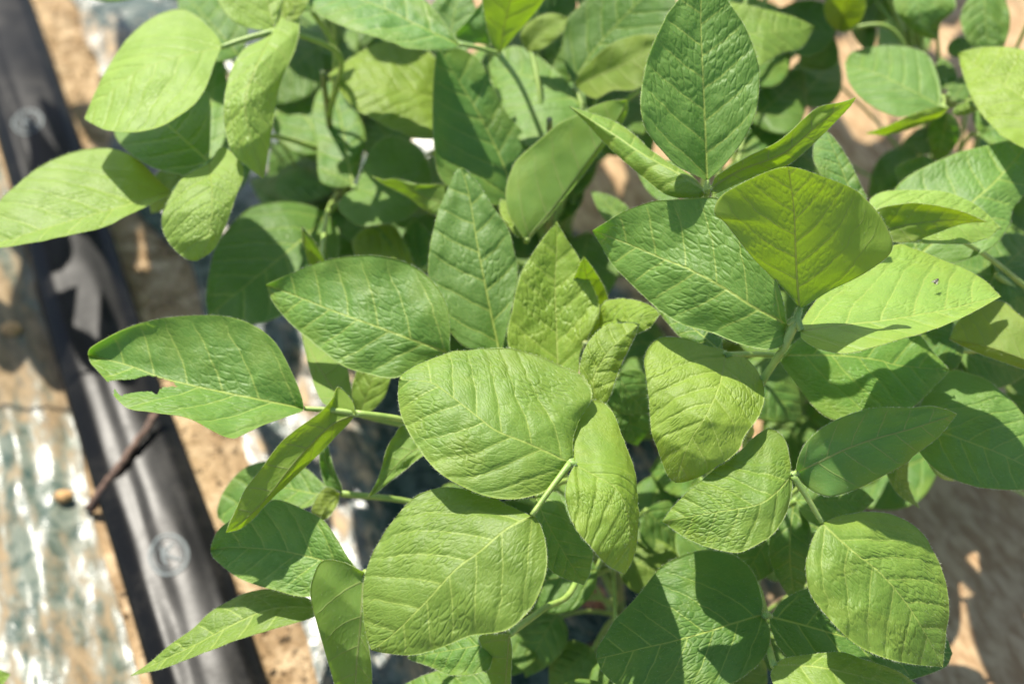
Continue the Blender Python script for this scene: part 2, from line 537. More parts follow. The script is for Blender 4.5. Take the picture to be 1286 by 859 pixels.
# plant feet on the ground, used for the planting holes too
FEET = {
    'A': P(790, 845, 0), 'B': P(905, 905, 0), 'C': P(450, 430, 0), 'D': P(690, 470, 0),
    'E': P(865, 560, 0), 'F': P(1215, 400, 0), 'G': P(1340, 690, 0), 'H': P(-330, 420, 0)}
holes = [(f.x, f.y, 0.035) for f in FEET.values()]
hs = P(930, 258, 0); holes.append((hs.x, hs.y, 0.03))
film('mulch_film', 0.088, 1.15, 1, FILM_BED, h_bed, 'wrinkled dark green plastic mulch film under the plants, dusted with soil', 'film', holes)
film('clear_film', -0.75, -0.047, -1, FILM_OLD, h_old, 'dusty crumpled clear film left of the black hose', 'film')

# ------------------------------------------------------------------ hose
def hose():
    HW = 0.046
    ts = np.concatenate([np.arange(-1.6, -0.6, 0.05), np.arange(-0.6, 0.9, 0.01), np.arange(0.9, 2.6, 0.05)])
    ang = np.linspace(0, 2 * np.pi, 56, endpoint=False)
    B, A = np.meshgrid(ts, ang, indexing='ij')
    V = hose_pt(B, A)
    n, k = len(ts), len(ang)
    F = []
    for i in range(n - 1):
        for j in range(k):
            F.append((i * k + j, (i + 1) * k + j, (i + 1) * k + (j + 1) % k, i * k + (j + 1) % k))
    return V.reshape(-1, 3), F

def hose_pt(B, A, lift=0.0):
    HW = 0.0425 + 0.0012 * fbm(B * 9, B * 0, 71, 2)
    c, s = np.cos(A), np.sin(A)
    wx = np.sign(c) * np.abs(c) ** 0.95 * (HW + lift)
    hh = 0.0150 + 0.003 * fbm(B * 5, B * 0 + 4, 91, 2)
    top = hh * np.sign(s) * np.abs(s) ** 0.9
    # soft length-wise creases and a welted seam near each side
    x = wx / HW
    crease = -0.0016 * np.exp(-((x + 0.30 - 0.16 * fbm(B * 3, B * 0 + 2, 14, 2)) / 0.12) ** 2) * (0.5 + fbm(B * 6, B * 0 + 5, 15, 2)) \
             + 0.0012 * np.exp(-((x + 0.62) / 0.10) ** 2) + 0.0010 * np.exp(-((x - 0.70) / 0.10) ** 2) \
             + 0.0022 * fbm(x * 0.9 + 9, B * 5, 44, 2) + 0.0006 * fbm(x * 3 + 2, B * 24, 45, 2)
    z = 0.0125 + top + np.where(s > 0, crease * np.minimum(1, np.abs(s) * 1.6), 0) + lift
    bend = 0.006 * fbm(B * 2.2, B * 0 + 3, 31, 2)
    pos = O + B[..., None] * T + (wx + bend)[..., None] * N
    pos[..., 2] = z
    return pos
hose_v, hose_f = hose()
hose_o = mesh_obj('irrigation_hose', hose_v, hose_f, HOSE)
tag(hose_o, 'flat black plastic irrigation hose with pale round printed emblems', 'hose')

def stroke_on_hose(b0, a0, pts, w):
    """a printed line: pts are (across, along) metres round the emblem centre"""
    c = catmull(pts, max(12, len(pts) * 7))
    tg = np.gradient(c, axis=0); tg /= np.linalg.norm(tg, axis=1)[:, None] + 1e-9
    nn = np.stack([-tg[:, 1], tg[:, 0]], -1)
    V, F = [], []
    rows = [c - nn * w / 2, c, c + nn * w / 2]
    for r in rows:
        x = r[:, 0] + a0
        A = np.arccos(np.clip(np.sign(x) * (np.abs(x) / 0.0425) ** (1 / 0.95), -0.99, 0.99))
        V.append(hose_pt(r[:, 1] + b0, A, 0.0006))
    n = len(c)
    for q in range(2):
        for i in range(n - 1):
            F.append((q * n + i, q * n + i + 1, (q + 1) * n + i + 1, (q + 1) * n + i))
    return np.vstack(V), F

def emblem(px, py):
    p = np.array(P(px, py, 0.022)) - O
    b0, a0 = float(p @ T), float(np.clip(p @ N, -0.02, 0.02))
    ring = lambda rx, ry, k=26: [(rx * math.cos(t), ry * math.sin(t)) for t in np.linspace(0, 2 * math.pi, k)]
    strokes = [(ring(0.0150, 0.0200), 0.0026), (ring(0.0112, 0.0155), 0.0010),
               ([(-0.004, -0.010), (-0.005, 0.0), (-0.003, 0.010)], 0.0024),
               ([(-0.004, 0.001), (0.001, 0.006), (0.006, 0.009)], 0.0024),
               ([(-0.003, 0.001), (0.002, -0.004), (0.007, -0.009)], 0.0026)]
    V, F, n = [], [], 0
    for pts, w in strokes:
        v, f = stroke_on_hose(b0, a0, pts, w)
        V.append(v); F += [tuple(i + n for i in q) for q in f]; n += len(v)
    mesh_obj('printed_emblem', np.vstack(V), F, PRINT, hose_o)
emblem(214, 700); emblem(36, 158)

# twig, stones
tp = [P(112, 640, 0.004), P(135, 606, 0.022), P(160, 572, 0.031), P(186, 535, 0.034), P(203, 508, 0.038)]
v, f, *_ = tube(tp, [0.0048, 0.0038, 0.0033, 0.0027, 0.002], 26, 8)
v += 0.0006 * rng.standard_normal(v.shape)
tw = mesh_obj('dry_twig', v, f, TWIG)
tag(tw, 'thin brown dry twig leaning across the black hose', 'twig')

def stone(px, py, r, label, mat, flat=0.7):
    c = P(px, py, 0.008)
    n1, n2 = 14, 18
    V, F = [], []
    for i in range(n1 + 1):
        t = math.pi * i / n1
        for j in range(n2):
            q = 2 * math.pi * j / n2
            d = 1 + 0.28 * float(fbm(np.array([math.cos(q) * math.sin(t) * 1.6 + px]), np.array([math.cos(t) * 1.6 + math.sin(q) * math.sin(t) * 1.3 + py]), 3, 3)[0])
            V.append((c.x + r * d * 1.25 * math.sin(t) * math.cos(q), c.y + r * d * math.sin(t) * math.sin(q), c.z + r * d * flat * math.cos(t)))
    for i in range(n1):
        for j in range(n2):
            F.append((i * n2 + j, (i + 1) * n2 + j, (i + 1) * n2 + (j + 1) % n2, i * n2 + (j + 1) % n2))
    o = mesh_obj('stone', V, F, mat)
    tag(o, label, 'stone', 'stones on the film')
stone(80, 623, 0.0065, 'small ochre stone on the film near the twig foot', STONE)
stone(14, 414, 0.009, 'tan stone on the film at the left edge, under a long leaf', STONE)

# ------------------------------------------------------------------ leaves
TINT = {'m': (0.90, 0.98, 1.08), 'y': (1.36, 1.18, 0.92), 'l': (1.20, 1.10, 1.06), 'd': (0.74, 0.87, 0.98), 'b': (0.90, 0.99, 1.24), 'o': (1.28, 1.05, 0.92), 'p': (1.50, 1.31, 1.55)}  # p: overexposed sunlit sheen put into the leaf colour as a pale tint

def in_poly(x, y, poly):
    c = np.zeros(x.shape, bool)
    n = len(poly)
    for i in range(n):
        x1, y1 = poly[i]; x2, y2 = poly[(i + 1) % n]
        cond = ((y1 > y) != (y2 > y)) & (x < (x2 - x1) * (y - y1) / (y2 - y1 + 1e-12) + x1)
        c ^= cond
    return c

leaf_count = [0]
def leaflet(parent, mid, ea, eb, z, d=(0, 0), tint='m', under=False, res=1, bites=(), hair=1.0, quilt=1.0, label=None):
    """one leaflet: midrib base->tip, its two margins, heights along the midrib (base, middle, tip),
    lift of each margin against the midrib"""
    leaf_count[0] += 1
    seed = leaf_count[0] * 13
    nu, nv = (27, 72) if res else (13, 36)
    if bites: nu, nv = 48, 130
    M = catmull(mid, nv)
    A = catmull([mid[0]] + list(ea) + [mid[-1]], nv)
    Bq = catmull([mid[0]] + list(eb) + [mid[-1]], nv)
    v = np.linspace(0.0, 1.0, nv)
    uu = np.linspace(-1, 1, 2 * nu + 1)
    U, V = np.meshgrid(uu, v, indexing='ij')
    w = np.abs(uu)[:, None, None]
    E = np.where((uu < 0)[:, None, None], A[None], Bq[None])
    # keep the very base and tip a hair's breadth wide
    px = (M[None] * (1 - w) + E * w)
    mid_z = np.interp(v, [0, 0.25, 0.5, 0.75, 1], [z[0], z[0] * .375 + z[1] * .75 - z[2] * .125, z[1], -z[0] * .125 + z[1] * .75 + z[2] * .375, z[2]])
    prof = np.sin(np.pi * np.clip(v * 0.96 + 0.02, 0, 1)) ** 0.6
    de = np.where(U < 0, d[0], d[1]) * np.abs(U) ** (1.4 if d[0] * d[1] >= 0 else 1.05) * prof[None]
    wave = 0.0035 * (np.abs(U) ** 2) * fbm(V * 5 + seed, np.sign(U) * 4 + U, seed, 2) * prof[None]
    und = 0.0028 * fbm(U * 1.3 + seed, V * 2.6, seed + 3, 2) * prof[None]
    Zh = mid_z[None] + de + wave + und
    pos = at(px[..., 0], px[..., 1], Zh)
    # leaf surface relief: each field between two lateral veins swells
    du = np.gradient(pos, axis=0); dv = np.gradient(pos, axis=1)
    nrm = np.cross(du, dv); nl = np.linalg.norm(nrm, axis=-1, keepdims=True); nrm = nrm / (nl + 1e-12)
    camdir = np.array([0, 0, CAM_H]) - pos.mean((0, 1))
    flip = (nrm.reshape(-1, 3).mean(0) @ camdir) < 0
    if flip: nrm = -nrm
    aU = np.abs(U)
    rib = pos[nu]                                         # midrib in space
    ax = rib[-1] - rib[0]; L = np.linalg.norm(ax); ax = ax / L
    Yp = (pos - rib[0]) @ ax
    ry = np.maximum.accumulate((rib - rib[0]) @ ax + np.arange(nv) * 1e-7)
    mp = np.stack([np.interp(Yp, ry, rib[:, k]) for k in range(3)], -1)
    Xp = np.sign(U) * np.linalg.norm(pos - (mp + np.clip(Yp, None, 0)[..., None] * ax), axis=-1)
    xl, yl = Xp / L, Yp / L
    axl = np.abs(xl)
    s = (yl - 0.60 * axl - 0.85 * axl ** 2) * 6.3 + 0.17 * np.sign(U) + 0.45
    pil = np.abs(np.sin(np.pi * (s + 0.5))) ** 0.8
    rel = (0.00045 * pil * (1 - 0.6 * aU ** 4) + 0.0009 * fbm(xl * 14 + seed, yl * 14, seed + 7, 2)) * np.minimum(1, aU * 5 + 0.0) * prof[None] * quilt
    sgn = -0.6 if under else 1.0
    pos = pos + nrm * (rel * sgn)[..., None]
    th = 0.00028
    back = pos - nrm * th
    n1, n2 = 2 * nu + 1, nv
    F = grid_faces(n1, n2)
    keep = np.ones(len(F), bool)
    if bites:
        fc = px.reshape(-1, 2)[F].mean(1)
        jx = 1.2 * fbm(fc[:, 0] * 0.25, fc[:, 1] * 0.25, seed, 2); 
        for poly in bites:
            keep &= ~in_poly(fc[:, 0] + jx, fc[:, 1] - jx, poly)
    F = F[keep]
    if flip: F = F[:, ::-1]
    n = n1 * n2
    Fb = F[:, ::-1] + n
    # rim
    idx = np.arange(n).reshape(n1, n2)
    rim = np.concatenate([idx[0], idx[1:, -1], idx[-1, -2::-1], idx[-2:0:-1, 0]])
    R = np.stack([rim, np.roll(rim, -1), np.roll(rim, -1) + n, rim + n], -1)
    if bites:
        R = R[:0]
    verts = np.vstack([pos.reshape(-1, 3), back.reshape(-1, 3)])
    uvq = np.stack([U * 0.5 + 0.5, V], -1).reshape(-1, 2)
    uvs = np.vstack([uvq, uvq])
    uv2 = np.stack([xl, yl], -1).reshape(-1, 2); uv2 = np.vstack([uv2, uv2])
    faces = [tuple(q) for q in F] + [tuple(q) for q in Fb] + [tuple(q) for q in R]
    up, lo = (1, 0) if under else (0, 1)
    mi = [up] * len(F) + [lo] * len(Fb) + [0] * len(R)
    # hairs: a fringe along the margins and a thin down over the face
    if hair > 0:
        hv, hf = [], []
        def add_h(p, dr, ln, wd):
            side = np.cross(dr, camdir); side /= np.linalg.norm(side, axis=-1, keepdims=True) + 1e-9
            k = len(p)
            tipp = p + dr * ln[:, None]
            b = sum(len(x) for x in hv)
            hv.append(np.stack([p - side * wd, p + side * wd, tipp], 1).reshape(-1, 3))
            ar = np.arange(k) * 3 + b
            hf.extend([tuple(x) for x in np.stack([ar, ar + 1, ar + 2], -1)])
        k = int((250 if res else 100) * hair)
        for row, inner in ((0, 2), (n1 - 1, n1 - 3)):
            t = rng.uniform(0.01, 0.99, k) * (n2 - 1)
            i0 = t.astype(int); fr = (t - i0)[:, None]
            i1 = np.minimum(i0 + 1, n2 - 1)
            if bites:
                e = px[row][i0]
                ok = ~np.logical_or.reduce([in_poly(e[:, 0], e[:, 1], pl) for pl in bites])
                i0, i1, fr = i0[ok], i1[ok], fr[ok]
            p = pos[row][i0] * (1 - fr) + pos[row][i1] * fr
            out = p - pos[inner][i0]
            out /= np.linalg.norm(out, axis=1)[:, None] + 1e-9
            al = pos[row][i1] - pos[row][i0]; al /= np.linalg.norm(al, axis=1)[:, None] + 1e-9
            dr = out + 0.5 * al + 0.45 * rng.standard_normal(p.shape) + 0.25 * nrm[row][i0]
            dr /= np.linalg.norm(dr, axis=1)[:, None]
            add_h(p, dr, rng.uniform(0.0006, 0.0019, len(p)), 0.00005)
        kk = int(420 * hair)
        iu = rng.integers(2, n1 - 2, kk); iv = rng.integers(2, n2 - 2, kk)
        p = pos[iu, iv]
        if bites:
            e = px[iu, iv]
            ok = ~np.logical_or.reduce([in_poly(e[:, 0], e[:, 1], pl) for pl in bites])
            p, iu, iv = p[ok], iu[ok], iv[ok]
        tg = pos[iu, np.minimum(iv + 1, n2 - 1)] - pos[iu, iv - 1]; tg /= np.linalg.norm(tg, axis=1)[:, None] + 1e-9
        dr = tg + 0.4 * rng.standard_normal(p.shape) + 0.55 * nrm[iu, iv]
        dr /= np.linalg.norm(dr, axis=1)[:, None]
        add_h(p, dr, rng.uniform(0.0006, 0.0012, len(p)), 0.000032)
        H = np.vstack(hv)
        b = len(verts)
        verts = np.vstack([verts, H])
        uvs = np.vstack([uvs, np.zeros((len(H), 2))])
        uv2 = np.vstack([uv2, np.zeros((len(H), 2))])
        faces += [tuple(i + b for i in q) for q in hf]
        mi += [2] * len(hf)
    o = mesh_obj('leaflet', verts, faces, [LEAF_UP, LEAF_LO, HAIR], parent, uvs, mi, uv2=uv2)
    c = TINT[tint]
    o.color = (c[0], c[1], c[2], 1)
    if label: o['label'] = label
    return o

def simple(base, tip, w, bend=0.0, asym=1.0, w2=None):
    """a plain ovate outline from base to tip (pixels); bend pushes the midrib sideways"""
    b = np.array(base, float); t = np.array(tip, float)
    ax = t - b; L = np.hypot(*ax); ax /= L
    nn = np.array([-ax[1], ax[0]])
    w2 = w if w2 is None else w2
    mid = [tuple(b + ax * L * s + nn * bend * math.sin(math.pi * s)) for s in (0, .25, .5, .75, 1)]
    def side(sg, ww):
        out = []
        for s, h in ((0.03, .30), (.12, .68), (.27, .95), (.42, 1.0), (.58, .90), (.74, .66), (.88, .34), (.96, .12)):
            out.append(tuple(b + ax * L * s + nn * (bend * math.sin(math.pi * s) + sg * ww * h)))
        return out
    return mid, side(-1, w), side(1, w2)

# ------------------------------------------------------------------ plants
class Plant:
    def __init__(s, key, top, label, topz=0.36, lean=(0, 0)):
        f = FEET[key]
        s.e = bpy.data.objects.new('soybean_plant', None)
        COL.objects.link(s.e)
        s.e.location = f
        s.e.empty_display_size = 0.05
        tag(s.e, label, 'plant', 'soybean plants in the mulched bed')
        s.foot = np.array(f); s.top = np.array(P(top[0], top[1], topz))
        m = (s.foot + s.top) / 2 + np.array([lean[0], lean[1], 0])
        s.curve = [s.foot + np.array([0, 0, -0.012]), s.foot * .72 + s.top * .28 + np.array([lean[0] * .7, lean[1] * .7, 0]), m, s.foot * .22 + s.top * .78 + np.array([lean[0] * .5, lean[1] * .5, 0]), s.top]
        v, f2, c, r, u, w = tube(s.curve, [0.0048, 0.0042, 0.0036, 0.0030, 0.0020], 50, 10)
        # nodes: slight swellings along the stem
        s.c = c
        hv, hf, hm = fuzz(v, f2, c, r, 500)
        mesh_obj('stem', hv, hf, [STEM, HAIR], s.e, mi=hm)
    def node(s, z):
        i = int(np.argmin(np.abs(s.c[:, 2] - z)))
        return s.c[i]
    def petiole(s, junction, bases=(), drop=0.13, via=(), r=0.0019, nodez=None):
        """stalk from the stem to the junction (px, py, z), with a short stalk to each leaflet base"""
        J = np.array(P(*junction))
        nz = nodez if nodez is not None else max(0.06, J[2] - drop)
        Nn = s.node(min(nz, s.top[2]))
        pts = [Nn]
        for q in via[::-1]: pts.append(np.array(P(*q)))
        pts.append(J)
        if not via:
            mid = Nn * 0.45 + J * 0.55; mid[2] = Nn[2] * 0.28 + J[2] * 0.72
            pts.insert(1, mid)
        v, f, c, rr, u, w = tube(pts, [r * 1.35, r, r * 0.9, r * 0.95, r * 1.15], 34, 8)
        V, F, M = fuzz(v, f, c, rr, 520)
        for bq in bases:
            E = np.array(P(*bq))
            if np.linalg.norm(E - J) < 0.0015: continue
            v2, f2, c2, r2, *_ = tube([J, (J + E) / 2 + np.array([0, 0, 0.0008]), E], [r * 1.1, r * 0.85, r * 0.75], 12, 8)
            v2, f2, m2 = fuzz(v2, f2, c2, r2, 120)
            F += [tuple(i + len(V) for i in q) for q in f2]; M += m2
            V = np.vstack([V, v2])
        o = mesh_obj('petiole', V, F, [STALK, HAIR], s.e, mi=M)
        return o

def fuzz(v, f, c, r, k):
    """short hairs standing off a stalk"""
    n = len(c)
    t = rng.uniform(0, n - 1.001, k); i = t.astype(int); fr = (t - i)[:, None]
    p = c[i] * (1 - fr) + c[i + 1] * fr
    tg = c[i + 1] - c[i]; tg /= np.linalg.norm(tg, axis=1)[:, None] + 1e-9
    d = rng.standard_normal((k, 3)); d -= (d * tg).sum(1)[:, None] * tg; d /= np.linalg.norm(d, axis=1)[:, None] + 1e-9
    p = p + d * (r[i] * 0.95)[:, None]
    dr = d + 0.35 * tg + 0.2 * rng.standard_normal((k, 3))
    side = np.cross(dr, np.array([0, -0.67, 0.74])); side /= np.linalg.norm(side, axis=1)[:, None] + 1e-9
    h = np.stack([p - side * 0.00004, p + side * 0.00004, p + dr * rng.uniform(0.0006, 0.0014, k)[:, None]], 1).reshape(-1, 3)
    b = len(v)
    F = list(f) + [(b + 3 * q, b + 3 * q + 1, b + 3 * q + 2) for q in range(k)]
    return np.vstack([v, h]), F, [0] * len(f) + [1] * k

# ---- plant A, the front one in the middle
A = Plant('A', (735, 430), 'tall soybean plant front and centre, its leaves lit bright and sharp', 0.375)
pt = A.petiole((716, 582, .402), [(723, 584, .402), (668, 647, .395)], drop=.15)
leaflet(pt, [(713, 580), (666, 558), (624, 541), (601, 524), (561, 493), (540, 480), (501, 476)],
        [(719, 572), (720, 547), (731, 521), (743, 499), (741, 485), (729, 471), (702, 458), (672, 446), (638, 438), (597, 439), (567, 442), (530, 456), (508, 468)],
        [(710, 590), (694, 609), (674, 621), (640, 627), (605, 621), (571, 606), (550, 592), (530, 570), (512, 541), (504, 521), (500, 500)],
        (.402, .416, .412), (-.006, -.014), 'l', quilt=1.3)
leaflet(pt, [(723, 584), (745, 596), (774, 614), (788, 645), (791, 685), (785, 721)],
        [(718, 590), (712, 606), (710, 625), (715, 645), (725, 667), (743, 688), (761, 708), (776, 717)],
        [(719, 565), (720, 540), (730, 517), (741, 504), (754, 504), (768, 516), (781, 547), (796, 586), (800, 615), (802, 645), (800, 681), (794, 704)],
        (.402, .398, .375), (.004, -.006), 'y', quilt=.9)
leaflet(pt, [(667, 648), (636, 664), (605, 690), (571, 716), (537, 753), (496, 794), (466, 816)],
        [(655, 642), (636, 633), (605, 618), (564, 612), (537, 616), (513, 630), (486, 664), (465, 702), (456, 736), (457, 777), (462, 804)],
        [(674, 651), (684, 675), (687, 709), (679, 740), (664, 767), (636, 791), (592, 798), (554, 813), (520, 822), (485, 820)],
        (.395, .385, .352), (-.006, -.008), 'l', quilt=1.1)
# young shoot behind the big leaf
pt = A.petiole((632, 441, .36), [(567, 446, .36)], drop=.10)
leaflet(pt, [(567, 445), (518, 427), (467, 408), (420, 391), (370, 371), (334, 358)],
        [(565, 438), (565, 408), (559, 378), (542, 352), (515, 332), (478, 322), (437, 322), (400, 330), (358, 347)],
        [(552, 452), (528, 465), (491, 475), (461, 469), (430, 459), (395, 432), (364, 405), (344, 381)],
        (.372, .386, .376), (.017, -.012), 'm', quilt=1.2)
leaflet(pt, [(627, 440), (616, 391), (606, 341), (599, 304), (589, 245), (579, 211)],
        [(600, 440), (575, 428), (548, 388), (538, 347), (540, 310), (546, 283), (552, 260), (565, 233), (573, 215)],
        [(631, 435), (637, 410), (650, 347), (645, 314), (638, 287), (616, 256), (602, 233), (588, 216)],
        (.356, .384, .412), (-.004, .004), 'b', quilt=1.3)
pt = A.petiole((705, 500, .345), [(702, 488, .35)], drop=.07)
leaflet(pt, [(702, 488), (700, 449), (699, 415), (697, 358), (699, 314), (699, 279)],
        [(680, 482), (650, 460), (637, 428), (643, 391), (653, 347), (670, 317), (687, 293), (695, 284)],
        [(718, 480), (727, 466), (729, 442), (751, 398), (751, 378), (741, 354), (727, 324), (714, 304), (704, 287)],
        (.354, .378, .405), (.002, .004), 'y', quilt=1.4)
leaflet(pt, [(752, 514), (745, 480), (758, 450), (780, 425), (803, 407)],
        [(735, 495), (728, 465), (734, 439), (746, 421), (760, 410), (781, 406), (795, 406)],
        [(764, 502), (773, 476), (783, 451), (795, 427)],
        (.385, .400, .402), (0, -.004), 'y', quilt=1.2)
pt = A.petiole((742, 430, .345), [(740, 432, .345), (752, 408, .352)], drop=.05)
leaflet(pt, *simple((738, 440), (733, 322), 26, 3, w2=27), (.345, .37, .41), (0, 0), 'y')
leaflet(pt, [(752, 408), (775, 402), (800, 400), (829, 394)],
        [(753, 392), (761, 379), (779, 375), (801, 378), (817, 384)],
        [(758, 420), (778, 424), (801, 419), (817, 410)], (.372, .392, .392), (-.004, 0), 'y')
# bitten leaf, left
pt = A.petiole((446, 519, .362), [(446, 522, .362), (382, 513, .366)], via=[(505, 527, .350), (570, 545, .33)], nodez=.27)
leaflet(pt, [(381, 513), (337, 504), (297, 496), (250, 486), (202, 474), (162, 459), (111, 446)],
        [(378, 496), (364, 462), (344, 428), (317, 408), (287, 398), (250, 396), (202, 400), (162, 411), (128, 428), (113, 438)],
        [(375, 518), (337, 531), (304, 546), (290, 550), (263, 538), (229, 523), (189, 518), (162, 513), (145, 499), (138, 485), (125, 468), (114, 456)],
        (.366, .376, .372), (.020, .010), 'm', quilt=1.3,
        bites=[[(128, 484), (140, 478), (169, 476), (186, 471), (205, 475), (219, 481), (224, 486), (203, 487), (197, 496), (189, 493), (175, 493), (162, 494), (152, 497), (144, 488), (142, 497), (128, 494)]],
        label='leaflet with a piece eaten out of its lower half')
leaflet(pt, [(446, 521), (415, 535), (375, 575), (335, 625), (305, 655), (284, 669)],
        [(442, 503), (425, 486), (417, 501), (401, 519), (370, 541), (349, 560), (329, 588), (309, 613), (296, 641), (288, 657)],
        [(437, 533), (421, 549), (405, 566), (384, 586), (361, 608), (335, 633), (317, 653), (302, 664)],
        (.362, .354, .338), (.014, -.012), 'y', under=True, quilt=.5)
leaflet(pt, [(444, 515), (419, 489), (402, 462), (390, 440), (378, 415)],
        [(425, 513), (407, 507), (396, 487), (388, 460), (383, 438)],
        [(442, 498), (437, 465), (428, 440), (405, 418)], (.36, .345, .33), (0, -.006), 'l', under=True, quilt=.5)
pt = A.petiole((452, 520, .30), drop=.10)
leaflet(pt, *simple((452, 520), (478, 420), 22, 4), (.30, .32, .33), (-.004, .004), 'l', res=0)
# lower left leaves
pt = A.petiole((429, 620, .284), [(427, 620, .284)], via=[(510, 629, .262), (600, 650, .24)], nodez=.19)
leaflet(pt, [(422, 618), (396, 620), (350, 612), (310, 625), (274, 650)],
        [(406, 607), (384, 588), (355, 578), (329, 580), (311, 586), (296, 598), (280, 619), (273, 639)],
        [(405, 630), (360, 645), (320, 660), (288, 660)], (.28, .268, .25), (0, 0), 'm')
leaflet(pt, [(427, 620), (412, 632), (405, 645), (402, 658)], [(415, 612), (404, 616), (392, 638), (394, 651)], [(424, 632), (416, 645)],
        (.284, .29, .284), (.004, -.004), 'o', under=True, quilt=.4)
leaflet(pt, [(430, 617), (416, 595), (409, 570), (408, 540)], [(412, 612), (405, 600), (401, 575), (402, 555)], [(428, 608), (420, 590), (413, 565)],
        (.284, .30, .315), (0, 0), 'm', under=True, quilt=.4)
pt = A.petiole((457, 719, .318), [(457, 719, .318)], via=[(520, 740, .29), (620, 780, .24)], nodez=.15)
leaflet(pt, [(456, 718), (408, 704), (371, 695), (341, 690), (290, 687), (265, 691)],
        [(444, 710), (422, 675), (406, 653), (380, 639), (359, 630), (343, 628), (320, 636), (284, 657), (272, 669), (266, 683)],
        [(430, 738), (387, 749), (342, 740), (301, 726), (274, 706), (266, 697)],
        (.318, .314, .304), (.012, -.004), 'm', quilt=1.2)
leaflet(pt, [(457, 719), (455, 745), (452, 790), (448, 830), (445, 880), (440, 930)],
        [(432, 706), (405, 704), (393, 725), (390, 748), (398, 782), (408, 818), (419, 855), (430, 900)],
        [(459, 746), (459, 776), (463, 810), (467, 857), (458, 905)],
        (.332, .300, .235), (.016, .004), 'l', under=True, quilt=.5)
leaflet(pt, [(400, 762), (342, 764), (291, 785), (240, 812), (164, 848)],
        [(387, 751), (359, 741), (329, 740), (301, 748), (267, 767), (240, 791), (212, 811), (186, 833)],
        [(394, 774), (342, 790), (294, 805), (246, 823), (205, 839)],
        (.292, .288, .27), (-.003, .006), 'l', quilt=.7)
pt = A.petiole((545, 556, .34), [(540, 556, .34)], drop=.10)
leaflet(pt, [(540, 556), (510, 572), (486, 598), (462, 625)], [(528, 536), (506, 534), (496, 546), (486, 563), (480, 585), (473, 605)],
        [(535, 568), (520, 580), (506, 592), (489, 605), (474, 618)], (.34, .335, .31), (.006, 0), 'l', under=True, quilt=.5)
pt = A.petiole((675, 622, .335), [(674, 624, .335)], drop=.12)
leaflet(pt, [(674, 626), (683, 648), (707, 692), (733, 734)], [(668, 650), (676, 685), (689, 713), (711, 727)],
        [(700, 618), (712, 643), (724, 665), (737, 677), (744, 692), (741, 718)], (.335, .335, .305), (.004, -.004), 'm')
# low hanging leaves at the bottom edge
pt = A.petiole((640, 795, .30), [(640, 797, .30)], via=[(683, 764, .283), (722, 734, .262)], nodez=.235, r=.0021)
leaflet(pt, [(640, 797), (638, 815), (635, 855), (628, 905)], [(620, 795), (602, 799), (606, 816), (610, 839), (617, 860), (622, 885)],
        [(643, 814), (642, 840), (640, 870)], (.30, .262, .21), (.006, -.004), 'l', under=True, quilt=.4)
leaflet(pt, [(622, 806), (590, 812), (555, 818), (512, 826)], [(600, 785), (570, 782), (535, 798), (518, 815)],
        [(616, 835), (609, 842), (583, 848), (562, 846), (538, 836), (520, 830)], (.278, .275, .262), (0, -.003), 'm')
leaflet(pt, *simple((640, 880), (492, 868), 42, -4, w2=40), (.235, .24, .222), (0, 0), 'm')

# ---- plant B, front right
B = Plant('B', (945, 500), 'tall soybean plant front right, topped by an upright olive leaflet', 0.36)
pt = B.petiole((1000, 402, .44), [(989, 407, .438), (1004, 388, .442), (1006, 415, .437)], via=[(982, 440, .425), (958, 478, .40), (940, 520, .37)], nodez=.33, r=.0024)
leaflet(pt, [(988, 407), (947, 386), (908, 361), (865, 338), (830, 324), (785, 305), (744, 290)],
        [(985, 385), (972, 345), (945, 300), (910, 256), (894, 248), (865, 250), (830, 252), (813, 255), (782, 267), (758, 281)],
        [(986, 430), (965, 439), (929, 432), (894, 418), (858, 408), (830, 391), (805, 368), (771, 334), (754, 307)],
        (.438, .446, .435), (.022, -.020), 'm', quilt=1.2)
leaflet(pt, [(1004, 387), (1001, 350), (999, 310), (997, 262), (990, 210)],
        [(986, 365), (947, 326), (911, 281), (897, 268), (904, 248), (926, 234), (954, 220), (976, 212)],
        [(1014, 383), (1043, 365), (1085, 344), (1120, 315), (1112, 282), (1092, 255), (1071, 237), (1028, 220), (1004, 212)],
        (.442, .486, .530), (.002, .002), 'y', under=True, quilt=.7)
leaflet(pt, [(1006, 416), (1060, 408), (1114, 402), (1184, 390), (1220, 381), (1257, 372)],
        [(1008, 402), (1030, 372), (1070, 338), (1123, 308), (1147, 312), (1176, 324), (1208, 336), (1236, 352), (1252, 367)],
        [(1007, 425), (1028, 438), (1064, 444), (1099, 436), (1135, 425), (1167, 416), (1206, 400), (1238, 383)],
        (.437, .440, .432), (-.016, .010), 'p', quilt=.8)
LEAF_FLY = (1176, 353)
pt = B.petiole((912, 446, .398), [(911, 447, .398), (986, 446, .374), (908, 443, .395)], drop=.09, nodez=.31)
leaflet(pt, [(911, 447), (904, 482), (887, 521), (865, 557), (848, 606)],
        [(908, 439), (890, 435), (858, 425), (833, 424), (819, 431), (809, 451), (812, 476), (815, 504), (818, 540), (829, 573), (839, 598)],
        [(936, 450), (954, 471), (960, 496), (954, 521), (936, 546), (925, 568), (890, 592), (864, 604)],
        (.398, .408, .378), (-.002, -.006), 'y', quilt=1.0)
leaflet(pt, [(985, 446), (1030, 446), (1062, 447), (1102, 452), (1130, 459), (1192, 465)],
        [(1000, 428), (1040, 405), (1090, 392), (1130, 400), (1156, 422), (1170, 440), (1185, 456)],
        [(982, 457), (1000, 482), (1021, 510), (1043, 526), (1080, 536), (1120, 528), (1149, 509), (1170, 489), (1186, 473)],
        (.372, .368, .36), (.006, -.006), 'm', quilt=.9)
